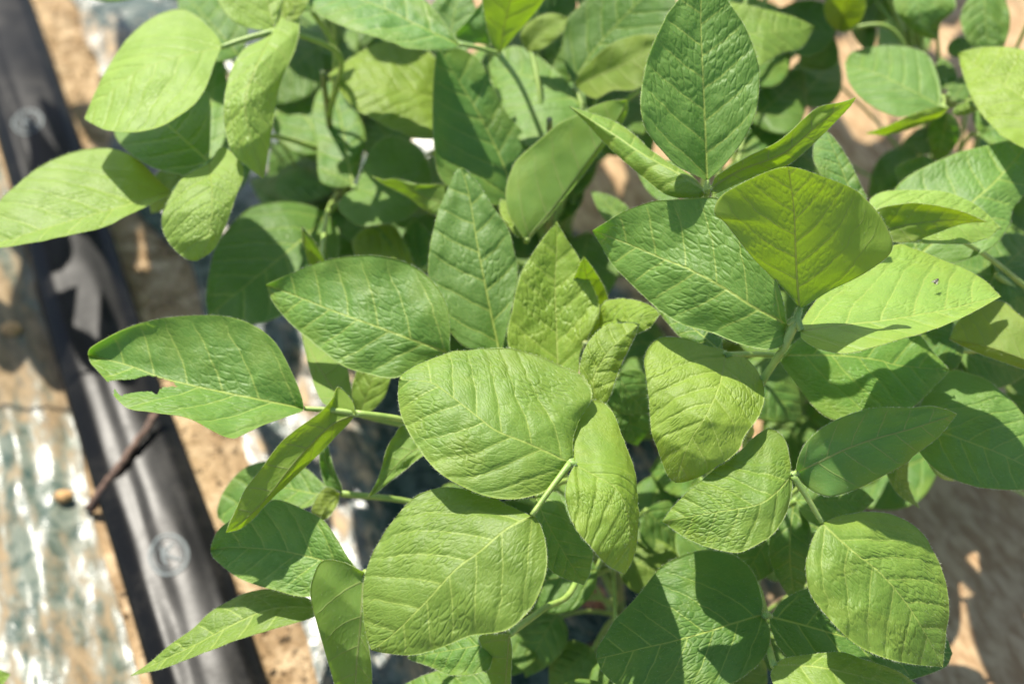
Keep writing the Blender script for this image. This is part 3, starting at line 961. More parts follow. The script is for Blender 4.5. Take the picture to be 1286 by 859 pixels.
leaflet(pt, [(908, 443), (880, 420), (850, 395), (815, 372)], [(903, 415), (880, 385), (845, 370)],
        [(895, 440), (870, 432), (852, 421), (838, 405), (826, 390)], (.395, .39, .375), (0, -.004), 'd')
pt = B.petiole((996, 597, .385), [(993, 597, .385), (1001, 594, .385), (1032, 656, .365)], drop=.12, nodez=.26)
leaflet(pt, [(993, 598), (974, 619), (950, 634), (899, 643), (861, 649), (832, 655)],
        [(993, 585), (991, 571), (985, 551), (970, 539), (960, 540), (942, 553), (930, 566), (905, 583), (883, 601), (857, 624), (841, 641)],
        [(995, 612), (988, 642), (972, 669), (952, 683), (930, 693), (911, 692), (889, 687), (861, 675), (842, 662)],
        (.385, .388, .372), (.002, -.008), 'l', quilt=1.1)
leaflet(pt, [(1001, 593), (1033, 578), (1062, 564), (1102, 550), (1143, 539), (1202, 520)],
        [(1001, 582), (1009, 561), (1025, 543), (1051, 527), (1078, 517), (1102, 512), (1143, 512), (1168, 510), (1188, 514)],
        [(1003, 601), (1014, 612), (1028, 620), (1046, 623), (1078, 613), (1114, 595), (1142, 579), (1147, 573), (1178, 549), (1194, 530)],
        (.385, .395, .398), (.012, -.018), 'm', under=True, quilt=.4)
leaflet(pt, [(1032, 657), (1071, 692), (1103, 717), (1135, 753), (1162, 795), (1184, 837)],
        [(1023, 671), (1014, 696), (1012, 717), (1018, 746), (1039, 774), (1071, 806), (1106, 824), (1142, 833), (1170, 836)],
        [(1057, 647), (1099, 643), (1135, 652), (1160, 671), (1177, 703), (1188, 732), (1192, 760), (1188, 800)],
        (.365, .356, .325), (-.004, -.006), 'l', quilt=1.2)
pt = B.petiole((962, 773, .304), [(957, 772, .304), (968, 774, .302)], drop=.13)
leaflet(pt, [(956, 772), (916, 784), (885, 794), (841, 806), (810, 813), (772, 822), (749, 827)],
        [(958, 760), (956, 748), (948, 723), (934, 705), (914, 694), (889, 690), (861, 696), (835, 708), (820, 723), (804, 744), (780, 770), (772, 778), (760, 798), (750, 814)],
        [(966, 788), (966, 810), (958, 827), (942, 843), (915, 860), (870, 872), (820, 872), (780, 862), (758, 845)],
        (.304, .308, .29), (.008, -.004), 'd', quilt=1.1)
leaflet(pt, [(967, 774), (1007, 784), (1035, 792), (1066, 800), (1130, 812), (1196, 820)],
        [(985, 752), (1020, 738), (1080, 740), (1150, 760), (1185, 795)],
        [(968, 788), (980, 815), (1010, 840), (1060, 862), (1110, 864), (1145, 853), (1186, 838)],
        (.302, .288, .272), (.002, .004), 'd', quilt=1.2)
pt = B.petiole((972, 836, .315), drop=.2)
leaflet(pt, [(973, 834), (1025, 837), (1082, 849), (1140, 868), (1205, 900)],
        [(986, 826), (1028, 820), (1060, 819), (1085, 828), (1124, 841), (1150, 858), (1185, 882)],
        [(968, 850), (985, 875), (1040, 900), (1110, 915), (1170, 912)], (.315, .318, .30), (-.002, 0), 'l', quilt=.6)
# lower, shaded
pt = B.petiole((1000, 628, .28), [(1000, 628, .28)], drop=.10)
leaflet(pt, *simple((1000, 628), (1098, 628), 34, 0), (.285, .29, .285), (0, 0), 'm', res=0)
leaflet(pt, *simple((996, 636), (1000, 760), 28, 6, w2=26), (.28, .268, .23), (0, 0), 'd', res=0)
leaflet(pt, *simple((985, 640), (925, 740), 34, 0), (.26, .25, .225), (0, 0), 'd', res=0)
pt = B.petiole((1122, 582, .30), drop=.14)
leaflet(pt, [(1125, 580), (1130, 600), (1140, 620), (1155, 638)], [(1114, 592), (1118, 606), (1132, 624)], [(1140, 578), (1140, 600), (1144, 618)],
        (.31, .298, .28), (.004, -.004), 'l', res=0)

# ---- plant E, behind the middle: upright leaflet
E = Plant('E', (880, 270), 'soybean plant behind the gap, topped by a broad upright green leaflet', 0.43)
pt = E.petiole((888, 238, .47), [(888, 227, .474), (893, 236, .47), (886, 240, .468)], drop=.09)
leaflet(pt, [(888, 227), (885, 150), (882, 80), (880, 20), (882, -28)],
        [(880, 223), (851, 209), (830, 188), (818, 174), (809, 158), (804, 133), (805, 115), (811, 81), (822, 52), (836, 22), (850, 3), (868, -18)],
        [(908, 209), (933, 177), (949, 142), (954, 99), (950, 71), (936, 35), (915, 3), (899, -16)],
        (.474, .512, .55), (.004, .004), 'b', quilt=1.3)
leaflet(pt, [(893, 236), (930, 214), (985, 192), (1030, 155), (1075, 123)],
        [(898, 224), (908, 216), (936, 199), (979, 177), (1007, 152), (1028, 135), (1057, 129)],
        [(897, 244), (936, 227), (986, 209), (1014, 188), (1043, 160), (1067, 135)],
        (.47, .484, .505), (.008, -.008), 'y', under=True, quilt=.4)
leaflet(pt, [(886, 240), (850, 217), (808, 194), (771, 169), (715, 134)],
        [(870, 222), (840, 204), (813, 185), (795, 168), (773, 154), (745, 143)],
        [(878, 249), (840, 246), (813, 227), (782, 201), (760, 181), (738, 157)],
        (.468, .468, .46), (-.010, -.012), 'l', quilt=.5)
pt = E.petiole((1080, 268, .41), drop=.16)
leaflet(pt, [(1078, 266), (1062, 225), (1050, 195), (1036, 163)], [(1052, 250), (1034, 226), (1022, 200), (1024, 178)],
        [(1088, 250), (1083, 237), (1064, 198), (1048, 175)], (.41, .42, .425), (0, 0), 'b', quilt=.6)
pt = E.petiole((775, 280, .33), drop=.14)
leaflet(pt, *simple((795, 292), (742, 240), 16, 2), (.33, .335, .33), (0, 0), 'm', res=0)

# ---- plant D, top middle
D = Plant('D', (690, 150), 'soybean plant at the back middle with dark broad shaded leaves', 0.40)
pt = D.petiole((661, 303, .372), drop=.10)
leaflet(pt, [(660, 302), (688, 270), (718, 231), (748, 190), (772, 155), (788, 126)],
        [(650, 288), (638, 265), (635, 241), (641, 217), (651, 199), (675, 178), (701, 156), (722, 146), (745, 134), (766, 127)],
        [(667, 298), (693, 270), (722, 234), (752, 194), (780, 158), (789, 140)],
        (.372, .400, .438), (.007, -.004), 'l', under=True, quilt=.4)
leaflet(pt, [(655, 300), (650, 285), (640, 268), (628, 250)], [(648, 296), (638, 285), (628, 268)], [(662, 290), (655, 272), (640, 255)],
        (.372, .372, .365), (0, 0), 'y', res=0)
pt = D.petiole((640, 255, .345), drop=.06)
leaflet(pt, [(640, 254), (634, 212), (602, 145), (572, 95), (550, 58)],
        [(618, 258), (585, 250), (552, 222), (544, 169), (544, 111), (547, 76)],
        [(662, 212), (668, 184), (656, 165), (636, 142), (617, 105), (602, 76), (576, 61)],
        (.345, .378, .415), (.004, .002), 'd', quilt=.7)
pt = D.petiole((556, 125, .35), drop=.05)
leaflet(pt, [(556, 125), (500, 112), (450, 100), (411, 95)],
        [(552, 85), (535, 62), (501, 53), (467, 57), (434, 78)], [(556, 168), (528, 175), (501, 166), (474, 153), (444, 135), (421, 107)],
        (.352, .37, .362), (-.004, -.006), 'y', quilt=1.3)
# top edge cluster
pt = D.petiole((626, 68, .42), [(577, 56, .432)], drop=.06)
leaflet(pt, [(577, 57), (549, 44), (520, 30), (480, 10), (435, -4), (386, -4)],
        [(566, 40), (548, 15), (520, -8), (470, -26), (420, -22)], [(562, 63), (511, 61), (490, 53), (442, 38), (402, 20), (390, 8)],
        (.432, .442, .436), (.004, .0), 'b', quilt=1.2)
leaflet(pt, [(628, 67), (632, 40), (640, 5), (652, -60)], [(616, 52), (607, 10), (606, -20), (625, -50)], [(650, 42), (680, 6), (690, -20), (675, -48)],
        (.42, .455, .50), (.006, -.002), 'y', under=True, quilt=.4)
leaflet(pt, [(612, 56), (605, 40), (603, 25), (606, 3)], [(590, 54), (572, 46), (585, 28), (598, 12)], [(618, 50), (614, 30), (610, 12)],
        (.41, .425, .435), (0, 0), 'b', under=True, quilt=.3, res=0)
leaflet(pt, *simple((560, 70), (578, -20), 36, 0), (.40, .41, .42), (0, 0), 'd', res=0)
pt = D.petiole((732, 134, .37), [(721, 105, .375)], drop=.06)
leaflet(pt, [(732, 134), (700, 112), (660, 95), (612, 84)], [(719, 112), (699, 90), (672, 68), (648, 58), (626, 66)],
        [(720, 160), (690, 185), (655, 178), (628, 130)], (.37, .372, .36), (0, -.004), 'm', quilt=.6)
leaflet(pt, [(720, 104), (745, 65), (785, 20), (835, -30)], [(709, 80), (707, 50), (712, 26), (728, 8), (760, -22), (800, -40)],
        [(745, 112), (790, 100), (830, 60), (850, 10)], (.375, .405, .44), (.002, .002), 'd', quilt=.6)
leaflet(pt, [(723, 107), (760, 92), (800, 74), (850, 52)], [(730, 90), (742, 77), (765, 57), (793, 46), (826, 44)],
        [(732, 117), (749, 124), (769, 114), (800, 112), (836, 85)], (.378, .412, .43), (.006, -.004), 'o', under=True, quilt=.4)
pt = D.petiole((668, 66, .39), drop=.05)
leaflet(pt, [(662, 66), (672, 50), (690, 36), (713, 22)], [(654, 45), (665, 28), (690, 17)], [(680, 62), (700, 48), (711, 34)], (.39, .405, .415), (0, 0), 'o', under=True, quilt=.3, res=0)
leaflet(pt, *simple((716, 104), (690, 20), 24, 4), (.352, .365, .37), (0, 0), 'm', res=0)
pt = D.petiole((566, 258, .352), drop=.05)
leaflet(pt, [(566, 258), (530, 246), (495, 231), (466, 221)], [(562, 234), (528, 232), (498, 225), (482, 226)],
        [(549, 270), (532, 263), (512, 247), (484, 233)], (.355, .362, .365), (.006, -.010), 'l', under=True, quilt=.3)
pt = D.petiole((525, 340, .29), drop=.10)
leaflet(pt, [(524, 338), (497, 322), (470, 312), (442, 303)], [(514, 315), (506, 300), (492, 283), (462, 286), (451, 292)],
        [(505, 345), (475, 340), (448, 322)], (.29, .295, .288), (0, 0), 'y', res=1,
        bites=[[(469, 281), (480, 290), (492, 304), (492, 314), (486, 303), (480, 299), (478, 291), (466, 286)]])
leaflet(pt, *simple((530, 345), (520, 272), 20, -3, w2=24), (.285, .29, .30), (0, 0), 'd', res=0)

# ---- plant C, upper left
C = Plant('C', (405, 90), 'soybean plant at the upper left with pale sunlit leaves over the hose', 0.375)
pt = C.petiole((344, 40, .432), [(277, 60, .430), (343, 43, .432)], via=[(378, 45, .424), (428, 74, .39)], nodez=.33, r=.0023)
leaflet(pt, [(278, 60), (216, 74), (169, 92), (135, 119), (106, 149)],
        [(277, 54), (266, 38), (233, 13), (196, 20), (162, 47), (132, 91), (113, 132)],
        [(270, 78), (256, 115), (236, 138), (202, 159), (169, 166), (135, 164), (113, 154)],
        (.430, .434, .418), (-.008, .004), 'p', quilt=.6)
leaflet(pt, [(343, 43), (322, 84), (308, 125), (314, 169), (331, 225)],
        [(326, 52), (304, 64), (287, 98), (281, 145), (290, 189), (310, 209)],
        [(356, 16), (370, 18), (376, 30), (371, 61), (354, 101), (344, 145), (337, 190)],
        (.434, .436, .40), (-.004, -.006), 'p', quilt=.8)
leaflet(pt, [(344, 36), (338, 10), (330, -30), (320, -72)], [(324, 38), (297, 30), (280, 13), (272, -10), (285, -48)],
        [(349, 20), (354, 0), (352, -35)], (.432, .445, .46), (0, 0), 'p', quilt=.7)
leaflet(pt, *simple((347, 32), (392, -30), 18, 0), (.43, .44, .45), (0, 0), 'y', res=0)
pt = C.petiole((392, 14, .41), via=[(421, 66, .37)], drop=.09)
leaflet(pt, *simple((392, 14), (372, -60), 30, 0), (.41, .42, .44), (0, 0), 'm', res=0)
pt = C.petiole((263, 204, .402), [(216, 240, .385)], drop=.12)
leaflet(pt, [(262, 203), (216, 162), (190, 140), (165, 118)], [(264, 170), (262, 120), (235, 100), (195, 95)],
        [(240, 222), (223, 219), (189, 209), (159, 189), (144, 168), (145, 140)], (.402, .392, .372), (0, 0), 'm', quilt=.6)
leaflet(pt, [(263, 205), (266, 240), (265, 280), (258, 310), (247, 328)],
        [(230, 223), (209, 256), (203, 280), (209, 300), (223, 317), (236, 326)],
        [(280, 185), (306, 212), (295, 250), (282, 287), (268, 314)], (.404, .406, .385), (-.002, -.004), 'p', quilt=.4)
leaflet(pt, [(215, 241), (145, 262), (67, 284), (10, 302), (-28, 312)],
        [(199, 226), (175, 202), (148, 189), (125, 186), (88, 192), (51, 209), (20, 233), (0, 252), (-22, 285)],
        [(209, 247), (162, 270), (128, 286), (84, 296), (34, 306), (0, 311)],
        (.382, .394, .388), (-.002, .006), 'p', quilt=.7)
leaflet(pt, *simple((228, 212), (190, 268), 22, 0), (.338, .33, .31), (0, 0), 'l', res=0)
leaflet(pt, *simple((262, 200), (276, 60), 24, -4), (.335, .34, .34), (0, 0), 'm', res=0)
leaflet(pt, *simple((300, 70), (225, -15), 40, 0), (.36, .37, .37), (0, 0), 'd', res=0)
pt = C.petiole((444, 235, .31), [(443, 234, .31), (447, 238, .31)], drop=.12)
leaflet(pt, [(443, 233), (436, 200), (430, 160), (416, 101)], [(425, 236), (405, 231), (399, 215), (398, 185), (392, 150), (398, 118)],
        [(451, 210), (459, 178), (456, 158), (440, 126)], (.31, .315, .31), (0, 0), 'd', quilt=.6, res=0)
leaflet(pt, [(447, 238), (476, 242), (510, 242), (543, 240)], [(459, 201), (472, 180), (492, 171), (516, 178), (532, 192), (541, 217)],
        [(432, 246), (425, 262), (443, 280), (458, 284), (484, 281), (508, 276), (527, 260)], (.31, .315, .305), (0, 0), 'm', quilt=.6)
leaflet(pt, *simple((412, 190), (348, 92), 44, 0, w2=36), (.296, .30, .29), (0, 0), 'm', res=0)
pt = C.petiole((412, 268, .285), via=[(425, 256, .28)], nodez=.22)
leaflet(pt, [(411, 269), (391, 290), (354, 322), (300, 366), (262, 397)],
        [(391, 259), (361, 253), (332, 256), (312, 263), (292, 281), (272, 308), (263, 342), (259, 375)],
        [(424, 285), (426, 312), (416, 345), (390, 375), (340, 402), (300, 408), (275, 404)], (.285, .298, .28), (.004, -.004), 'd', quilt=.6)
pt = C.petiole((402, 338, .33), drop=.10)
leaflet(pt, [(400, 336), (393, 320), (385, 302), (379, 284)], [(390, 334), (384, 318), (379, 298)], [(408, 332), (400, 312), (388, 294)],
        (.33, .355, .375), (-.004, -.004), 'l', under=True, quilt=.2, res=0)
pt = C.petiole((500, 190, .28), drop=.08)
leaflet(pt, *simple((505, 195), (455, 130), 34, 0), (.27, .27, .26), (0, 0), 'd', res=0)
leaflet(pt, *simple((345, 235), (430, 230), 22, 0), (.23, .235, .24), (0, 0), 'm', res=0)

# ---- plant F, top right
Fp = Plant('F', (1150, 60), 'soybean plant at the top right beside bright sand, slightly out of focus', 0.37)
pt = Fp.petiole((1184, 136, .385), [(1182, 134, .385), (1190, 138, .385)], drop=.10)
leaflet(pt, [(1182, 134), (1147, 115), (1107, 95), (1061, 80)], [(1180, 105), (1168, 73), (1147, 61), (1117, 57), (1091, 60), (1069, 67)],
        [(1155, 140), (1133, 147), (1107, 140), (1081, 123), (1066, 103)], (.385, .385, .37), (0, 0), 'b', quilt=.5)
leaflet(pt, [(1190, 138), (1160, 147), (1125, 160), (1087, 168)], [(1180, 134), (1150, 142), (1115, 158)], [(1178, 148), (1140, 163), (1110, 170)],
        (.39, .385, .38), (.006, -.012), 'y', res=0)
leaflet(pt, *simple((1196, 142), (1238, 128), 8, 0), (.385, .39, .38), (.0, -.004), 'l', res=0)
leaflet(pt, *simple((1190, 142), (1178, 205), 20, 0), (.37, .35, .32), (0, 0), 'd', res=0)
pt = Fp.petiole((1192, 120, .35), drop=.08)
leaflet(pt, *simple((1190, 112), (1182, 72), 15, 0), (.35, .35, .345), (0, 0), 'd', res=0)
leaflet(pt, *simple((1198, 128), (1214, 95), 14, 0), (.35, .35, .345), (0, 0), 'd', res=0)
pt = Fp.petiole((1338, 165, .42), drop=.12)
leaflet(pt, [(1335, 162), (1283, 122), (1238, 91), (1203, 67)], [(1330, 110), (1300, 72), (1283, 62), (1259, 59), (1228, 60)],
        [(1300, 188), (1261, 173), (1249, 162), (1228, 138), (1216, 113), (1208, 89)], (.42, .42, .405), (.006, -.004), 'y', quilt=1.2)
pt = Fp.petiole((1238, -14, .40), via=[(1242, 40, .37)], drop=.12)
leaflet(pt, *simple((1236, -14), (1247, 82), 31, 3), (.40, .39, .37), (0, 0), 'm', res=0)
leaflet(pt, *simple((1190, 66), (1228, 50), 12, 0), (.345, .345, .34), (0, 0), 'd', res=0)
leaflet(pt, *simple((1246, -8), (1262, 28), 12, 0), (.395, .39, .38), (0, 0), 'd', res=0)
pt = Fp.petiole((1152, -22, .40), drop=.06)
leaflet(pt, [(1152, -22), (1152, 5), (1160, 30), (1178, 51)], [(1130, -12), (1122, 6), (1139, 33), (1158, 46)], [(1190, -15), (1200, 10), (1182, 28)],
        (.40, .395, .375), (-.006, 0), 'm', res=0)
pt = Fp.petiole((1056, 38, .36), via=[(1118, 36, .365)], nodez=.33)
leaflet(pt, *simple((1054, 40), (1068, -40), 26, 2), (.36, .40, .43), (0, 0), 'o', under=True, res=0)
leaflet(pt, *simple((1050, 42), (968, 18), 36, -4), (.355, .36, .36), (0, 0), 'd', res=0)
leaflet(pt, *simple((1045, 45), (1004, 84), 26, -4), (.345, .33, .31), (0, 0), 'd', res=0)
leaflet(pt, *simple((1100, 38), (1070, 42), 24, 0), (.34, .34, .33), (0, 0), 'd', res=0)
pt = D.petiole((898, 60, .40), drop=.05)
leaflet(pt, [(900, 58), (940, 44), (980, 38), (1023, 34)], [(905, 10), (922, 4), (972, 15), (1000, 23)], [(915, 96), (954, 83), (982, 67), (1007, 60)],
        (.405, .41, .395), (.002, -.004), 'l', quilt=.4)

# ---- plant G, right edge
G = Plant('G', (1330, 330), 'soybean plant at the right edge with large pale green leaves', 0.38)
pt = G.petiole((1150, 324, .375), via=[(1225, 360, .34)], drop=.10)
leaflet(pt, [(1150, 325), (1185, 292), (1220, 255), (1249, 229), (1300, 172)],
        [(1126, 300), (1119, 262), (1123, 240), (1139, 223), (1168, 207), (1198, 194), (1228, 186), (1270, 176)],
        [(1185, 332), (1224, 322), (1249, 308), (1267, 284), (1272, 263), (1285, 246), (1305, 215)],
        (.375, .392, .395), (-.002, -.004), 'b', quilt=.8)
leaflet(pt, *simple((1182, 230), (1122, 212), 26, 0), (.345, .35, .345), (0, 0), 'm', res=0)
pt = G.petiole((1098, 268, .418), [(1106, 292, .42)], drop=.09)
leaflet(pt, [(1095, 266), (1150, 272), (1205, 280), (1257, 286)], [(1092, 252), (1110, 241), (1150, 239), (1190, 242), (1228, 259)],
        [(1112, 295), (1140, 304), (1180, 306), (1215, 306), (1242, 298)], (.418, .422, .412), (-.002, 0), 'p', quilt=.4)
leaflet(pt, [(1105, 290), (1150, 281), (1195, 277), (1240, 279)], [(1100, 265), (1130, 257), (1158, 256), (1198, 263), (1222, 271)],
        [(1117, 303), (1147, 304), (1168, 296), (1208, 282)], (.422, .432, .43), (.010, -.006), 'o', under=True, quilt=.8)
pt = G.petiole((1150, 536, .335), via=[(1200, 600, .30)], drop=.13)
leaflet(pt, [(1150, 536), (1184, 543), (1228, 559), (1259, 571), (1330, 605)],
        [(1152, 518), (1160, 500), (1175, 478), (1192, 466), (1208, 466), (1238, 476), (1263, 496), (1284, 519), (1310, 560)],
        [(1148, 555), (1156, 569), (1168, 583), (1188, 598), (1218, 609), (1249, 614), (1283, 615), (1312, 612)],
        (.335, .346, .33), (.004, -.006), 'b', quilt=.9)
pt = G.petiole((1330, 470, .37), drop=.10)
leaflet(pt, [(1330, 470), (1283, 450), (1240, 435), (1192, 426)], [(1325, 420), (1284, 398), (1257, 378), (1225, 385), (1202, 405)],
        [(1300, 468), (1249, 451), (1218, 439)], (.37, .375, .365), (.006, -.008), 'o', under=True, quilt=.4)
pt = G.petiole((1251, 345, .34), [(1251, 345, .34)], drop=.08)
leaflet(pt, *simple((1253, 345), (1300, 400), 40, 0), (.335, .33, .31), (0, 0), 'd', res=0)
leaflet(pt, *simple((1253, 342), (1300, 300), 36, 0), (.335, .33, .32), (0, 0), 'd', res=0)
leaflet(pt, *simple((1248, 345), (1196, 330), 40, 0), (.33, .325, .31), (0, 0), 'd', res=0)
pt = G.petiole((1205, 440, .325), drop=.08)
leaflet(pt, *simple((1210, 428), (1150, 440), 34, 0), (.325, .33, .32), (0, 0), 'd', res=0)
leaflet(pt, *simple((1215, 445), (1290, 470), 34, 0), (.30, .29, .27), (0, 0), 'd', res=0)
leaflet(pt, *simple((1205, 450), (1185, 470), 26, 0), (.28, .28, .27), (0, 0), 'd', res=0)

# ---- shaded inner leaves low on the stems
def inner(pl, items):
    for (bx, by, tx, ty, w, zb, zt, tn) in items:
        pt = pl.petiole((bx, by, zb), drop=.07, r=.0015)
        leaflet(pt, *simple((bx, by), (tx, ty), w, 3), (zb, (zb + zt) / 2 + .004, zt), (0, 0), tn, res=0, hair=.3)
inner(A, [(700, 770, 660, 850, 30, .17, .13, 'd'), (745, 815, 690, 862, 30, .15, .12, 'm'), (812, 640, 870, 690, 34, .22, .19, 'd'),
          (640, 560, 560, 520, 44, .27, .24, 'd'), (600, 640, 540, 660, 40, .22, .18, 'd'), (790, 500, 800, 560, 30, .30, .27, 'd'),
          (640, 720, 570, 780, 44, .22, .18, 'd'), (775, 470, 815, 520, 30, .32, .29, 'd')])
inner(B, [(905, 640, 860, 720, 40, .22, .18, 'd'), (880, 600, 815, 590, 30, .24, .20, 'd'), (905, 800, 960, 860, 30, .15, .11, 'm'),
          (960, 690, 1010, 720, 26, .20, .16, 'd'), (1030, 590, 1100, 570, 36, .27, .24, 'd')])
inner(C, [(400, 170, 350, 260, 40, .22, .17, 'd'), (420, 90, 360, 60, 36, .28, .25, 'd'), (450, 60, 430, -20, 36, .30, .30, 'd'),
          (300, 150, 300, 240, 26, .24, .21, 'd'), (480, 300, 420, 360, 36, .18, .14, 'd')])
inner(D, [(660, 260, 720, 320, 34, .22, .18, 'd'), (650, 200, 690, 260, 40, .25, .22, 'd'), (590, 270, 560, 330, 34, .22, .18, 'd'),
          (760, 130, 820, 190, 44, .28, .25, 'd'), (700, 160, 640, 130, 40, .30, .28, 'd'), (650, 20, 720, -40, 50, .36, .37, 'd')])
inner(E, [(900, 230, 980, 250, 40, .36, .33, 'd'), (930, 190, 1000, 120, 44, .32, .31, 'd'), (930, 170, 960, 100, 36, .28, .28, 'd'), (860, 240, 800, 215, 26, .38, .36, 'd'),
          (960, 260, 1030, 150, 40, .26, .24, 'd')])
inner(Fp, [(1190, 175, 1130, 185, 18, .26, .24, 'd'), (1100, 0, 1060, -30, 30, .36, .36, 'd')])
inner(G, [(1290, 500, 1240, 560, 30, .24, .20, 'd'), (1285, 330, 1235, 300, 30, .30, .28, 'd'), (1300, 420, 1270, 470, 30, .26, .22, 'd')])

# many more shaded leaves deep in the canopy
CANOPY = [(330, 20), (240, 190), (270, 330), (300, 400), (430, 420), (470, 560), (560, 640), (500, 720), (560, 800), (600, 900), (1180, 900),
          (1120, 700), (1110, 600), (1300, 620), (1300, 200), (1150, 40), (1000, 0), (330, 0)]
GAPS = [(785, 232, 46), (1085, 195, 62), (930, 565, 34), (400, 470, 40), (445, 590, 60), (745, 765, 30), (1185, 45, 45), (1255, 20, 40), (1060, 110, 40),
        (520, 690, 30), (1010, 690, 20), (230, 300, 50), (1230, 690, 100)]
STEMS = [(A, 'A'), (B, 'B'), (C, 'C'), (D, 'D'), (E, 'E'), (Fp, 'F'), (G, 'G')]
rr = random.Random(5)
made = 0
for _ in range(4000):
    if made >= 95: break
    x, y = rr.uniform(240, 1300), rr.uniform(0, 900)
    zt = rr.uniform(.10, .25)
    if not in_poly(np.array([x]), np.array([y]), CANOPY)[0]: continue
    if any(math.hypot(x - gx_, y - gy_) < gr for gx_, gy_, gr in GAPS): continue
    c3 = np.array(P(x, y, zt))
    pl = min((q[0] for q in STEMS), key=lambda q: np.hypot(*(q.node(zt) - c3)[:2]))
    nd = pl.node(zt)
    dv = c3 - nd; dist = math.hypot(dv[0], dv[1])
    if dist > .26: continue
    ang = math.atan2(-(dv[1]), dv[0]) + rr.uniform(-.9, .9)
    ln = rr.uniform(105, 150)
    ex, ey = ln * math.cos(ang), ln * math.sin(ang) * .8
    ends = [(x - ex * .5, y - ey * .5), (x + ex * .5, y + ey * .5), (x + ex * .25, y + ey * .25)]
    if any(math.hypot(px_ - gx_, py_ - gy_) < gr + 14 for px_, py_ in ends for gx_, gy_, gr in GAPS): continue
    if ends[1][0] < 265 or (ends[1][0] < 480 and ends[1][1] > 400): continue
    pt = pl.petiole((ends[0][0], ends[0][1], zt + .005), drop=.06, r=.0015)
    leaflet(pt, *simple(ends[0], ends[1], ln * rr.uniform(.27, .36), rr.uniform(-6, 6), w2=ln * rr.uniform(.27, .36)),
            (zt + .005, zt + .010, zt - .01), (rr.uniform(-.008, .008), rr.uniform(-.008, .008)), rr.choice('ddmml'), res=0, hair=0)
    made += 1

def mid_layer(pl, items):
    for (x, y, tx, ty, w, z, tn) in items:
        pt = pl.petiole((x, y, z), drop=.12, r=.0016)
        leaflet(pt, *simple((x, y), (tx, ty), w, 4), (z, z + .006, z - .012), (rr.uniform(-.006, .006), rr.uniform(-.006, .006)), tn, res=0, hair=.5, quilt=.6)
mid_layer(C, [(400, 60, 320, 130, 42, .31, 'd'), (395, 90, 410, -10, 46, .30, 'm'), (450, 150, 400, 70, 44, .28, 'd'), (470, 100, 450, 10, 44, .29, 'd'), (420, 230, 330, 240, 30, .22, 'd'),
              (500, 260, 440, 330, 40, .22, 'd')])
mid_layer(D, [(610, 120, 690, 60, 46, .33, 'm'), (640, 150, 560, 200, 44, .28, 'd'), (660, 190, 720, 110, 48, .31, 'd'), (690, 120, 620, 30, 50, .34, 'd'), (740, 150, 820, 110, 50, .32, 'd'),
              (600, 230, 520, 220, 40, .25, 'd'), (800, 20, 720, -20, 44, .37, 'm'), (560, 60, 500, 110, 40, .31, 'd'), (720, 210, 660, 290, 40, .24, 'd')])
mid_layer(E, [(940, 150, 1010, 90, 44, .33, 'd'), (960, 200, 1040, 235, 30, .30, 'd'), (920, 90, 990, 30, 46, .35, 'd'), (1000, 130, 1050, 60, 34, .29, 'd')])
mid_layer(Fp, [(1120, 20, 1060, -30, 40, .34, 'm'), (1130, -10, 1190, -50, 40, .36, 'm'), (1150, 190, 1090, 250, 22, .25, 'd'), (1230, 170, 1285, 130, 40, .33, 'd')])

# unseen leaves past the top of the picture, added to shade the ground
def shade_spray(pl, spots, via=()):
    for (x, y, z, ang, sc) in spots:
        pt = pl.petiole((x, y, z), drop=.25, r=.0016, via=via)
        for k, da in enumerate((-1.15, 0.0, 1.15)):
            a = math.radians(ang) + da
            ln = sc * (1.12 if k == 1 else 1.0)
            leaflet(pt, *simple((x, y), (x + ln * math.cos(a), y - ln * math.sin(a) * .8), sc * .30, 3), (z, z + .004, z - .015), (-.003, -.003), 'm', res=0, hair=0)
shade_spray(C, [(300, -90, .40, 100, 110), (420, -70, .42, 60, 110), (190, -40, .38, 140, 100), (120, -120, .36, 120, 110)])
shade_spray(C, [(40, -170, .34, 110, 100), (-20, -262, .35, 140, 110), (95, -270, .36, 80, 110), (10, -350, .36, 100, 110), (-95, -200, .33, 170, 100), (60, -90, .30, 100, 50)], via=[(370, -90, .38)])
shade_spray(D, [(660, -225, .40, 90, 110), (600, -310, .40, 110, 110), (710, -310, .40, 70, 110)], via=[(690, -70, .40)])
shade_spray(Fp, [(985, -265, .40, 100, 110), (930, -360, .41, 110, 110), (1035, -350, .41, 80, 110), (960, -180, .38, 150, 100), (990, -390, .31, 90, 120), (1050, -440, .33, 80, 120), (1110, -310, .32, 70, 110), (940, -470, .33, 110, 120)], via=[(1120, -80, .39)])
shade_spray(D, [(540, -110, .43, 100, 120), (660, -120, .45, 80, 120), (760, -80, .42, 70, 120)])
shade_spray(E, [(850, -120, .44, 95, 120), (950, -90, .43, 70, 120), (1000, -180, .43, 90, 130), (900, -200, .45, 90, 130)])
shade_spray(Fp, [(1040, -100, .42, 110, 120), (1130, -110, .42, 80, 120), (1250, -120, .42, 60, 120), (1330, -40, .42, 30, 110)])

H = Plant('H', (-300, 120), 'soybean plant beyond the left edge, only a leaf tip showing at bottom left', 0.30)
shade_spray(H, [(-170, -90, .33, 80, 100), (-60, -70, .34, 80, 60)])  # out of view, added for shade over the film and hose
pt = H.petiole((-100, 880, .17), drop=.06)
leaflet(pt, *simple((-98, 880), (13, 846), 34, 0), (.17, .18, .17), (0, 0), 'l', res=0)

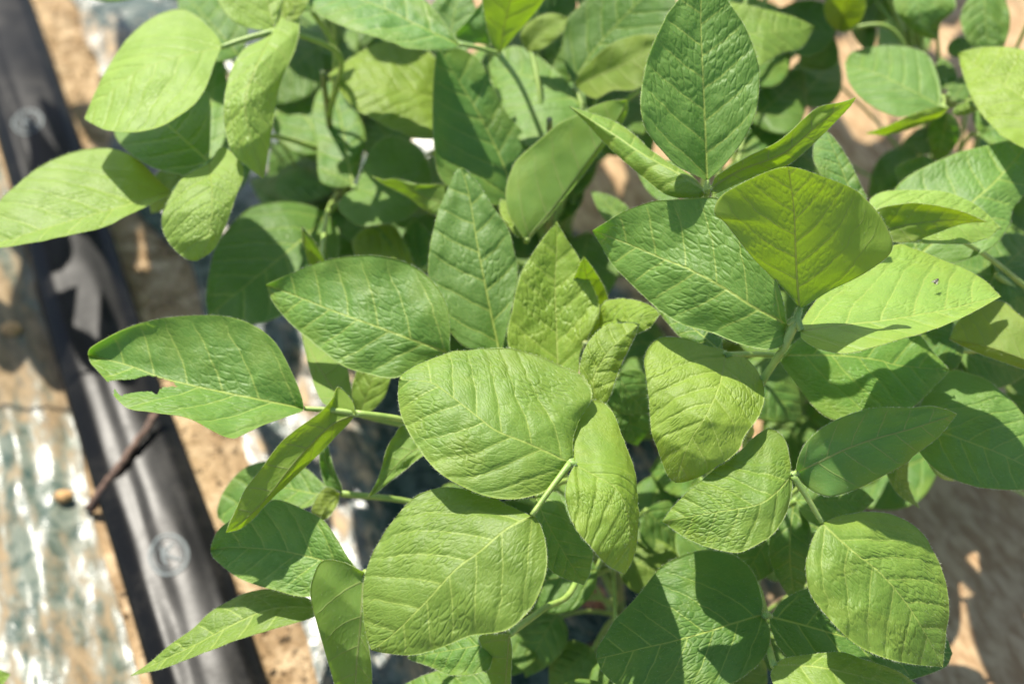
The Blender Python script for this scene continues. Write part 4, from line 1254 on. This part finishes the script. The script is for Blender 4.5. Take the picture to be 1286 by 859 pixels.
# ------------------------------------------------------------------ fly on the sunlit leaflet
def ellipsoid(c, ax, r, V, F):
    """c centre, ax 3x3 axes, r radii"""
    b = len(V); n1, n2 = 8, 10
    for i in range(n1 + 1):
        t = math.pi * i / n1
        for j in range(n2):
            q = 2 * math.pi * j / n2
            l = np.array([r[0] * math.cos(t), r[1] * math.sin(t) * math.cos(q), r[2] * math.sin(t) * math.sin(q)])
            V.append(c + ax.T @ l)
    for i in range(n1):
        for j in range(n2):
            F.append((b + i * n2 + j, b + (i + 1) * n2 + j, b + (i + 1) * n2 + (j + 1) % n2, b + i * n2 + (j + 1) % n2))

def fly(px, py, z):
    c = np.array(P(px, py, z))
    f = np.array([0.62, 0.75, 0.1]); f /= np.linalg.norm(f)
    up = np.array([0, 0, 1.0]); s = np.cross(up, f); s /= np.linalg.norm(s); up = np.cross(f, s)
    ax = np.stack([f, s, up])
    e = bpy.data.objects.new('fly', None); COL.objects.link(e); e.location = Vector(c - up * 0.0012)
    tag(e, 'tiny brown fly sitting on the sunlit leaflet at right', 'fly')
    V, F = [], []
    ellipsoid(c - f * 0.0011, ax, (0.0015, 0.0007, 0.0007), V, F)
    mesh_obj('abdomen', V, F, FLYB, e)
    V, F = [], []
    ellipsoid(c + f * 0.0004, ax, (0.0009, 0.0008, 0.0008), V, F)
    mesh_obj('thorax', V, F, FLYB, e)
    V, F = [], []
    ellipsoid(c + f * 0.0015, ax, (0.0005, 0.0007, 0.0006), V, F)
    mesh_obj('head', V, F, FLYB, e)
    for sg in (-1, 1):
        b = c + up * 0.0007 + f * 0.0003 + s * sg * 0.0003
        tip = b - f * 0.0034 + s * sg * 0.0013
        a = np.linspace(0, 2 * np.pi, 14, endpoint=False)
        m = (b + tip) / 2; d = (tip - b) / 2; n = np.cross(d, up); n /= np.linalg.norm(n)
        ring = m + np.cos(a)[:, None] * d + np.sin(a)[:, None] * n * 0.0006
        V = np.vstack([ring, ring - up * 0.00006])
        F = [tuple(range(14)), tuple(range(27, 13, -1))] + [(i, (i + 1) % 14, 14 + (i + 1) % 14, 14 + i) for i in range(14)]
        mesh_obj('wing', V, F, FLYW, e)
        for q in (-1, 0, 1):
            r0 = c + f * (0.0004 + 0.0004 * q) - up * 0.0004
            k = r0 + s * sg * 0.0012 + up * 0.0004 + f * q * 0.0004
            ft = r0 + s * sg * 0.0019 - up * 0.0009 + f * q * 0.0009
            v, f2, *_ = tube([r0, k, ft], [0.00009, 0.00008, 0.00005], 8, 5)
            mesh_obj('leg', v, f2, FLYB, e)
fly(1176, 353, .4405)

# ------------------------------------------------------------------ dry leaf scraps on the ground
def scrap(px, py, L, z, rot, label):
    c = np.array(P(px, py, z))
    n = 16
    uu, vv = np.meshgrid(np.linspace(-1, 1, n), np.linspace(0, 1, n), indexing='ij')
    wdt = 0.36 * np.sin(np.pi * np.clip(vv, .02, .98)) ** 0.8
    x = uu * wdt * L; y = (vv - 0.5) * L
    zz = 0.35 * L * (uu * wdt * 2) ** 2 + 0.10 * L * np.sin(vv * 5 + 1) + 0.05 * L * fbm(uu * 2 + px, vv * 3, 5, 3)
    cr, sr = math.cos(rot), math.sin(rot)
    pos = np.stack([c[0] + x * cr - y * sr, c[1] + x * sr + y * cr, c[2] + zz], -1)
    pb = pos - np.array([0, 0, 0.0004])
    F = grid_faces(n, n)
    Fa = [tuple(q) for q in F] + [tuple(q[::-1] + n * n) for q in F]
    o = mesh_obj('dry_leaf', np.vstack([pos.reshape(-1, 3), pb.reshape(-1, 3)]), Fa, DRY)
    tag(o, label, 'dry leaf', 'fallen dry leaves')
scrap(740, 752, 0.035, 0.02, 0.7, 'curled rusty dry leaf on the ground among the central stems')
scrap(962, 88, 0.028, 0.03, 1.9, 'small orange dry leaf near the top, right of the upright leaflet')
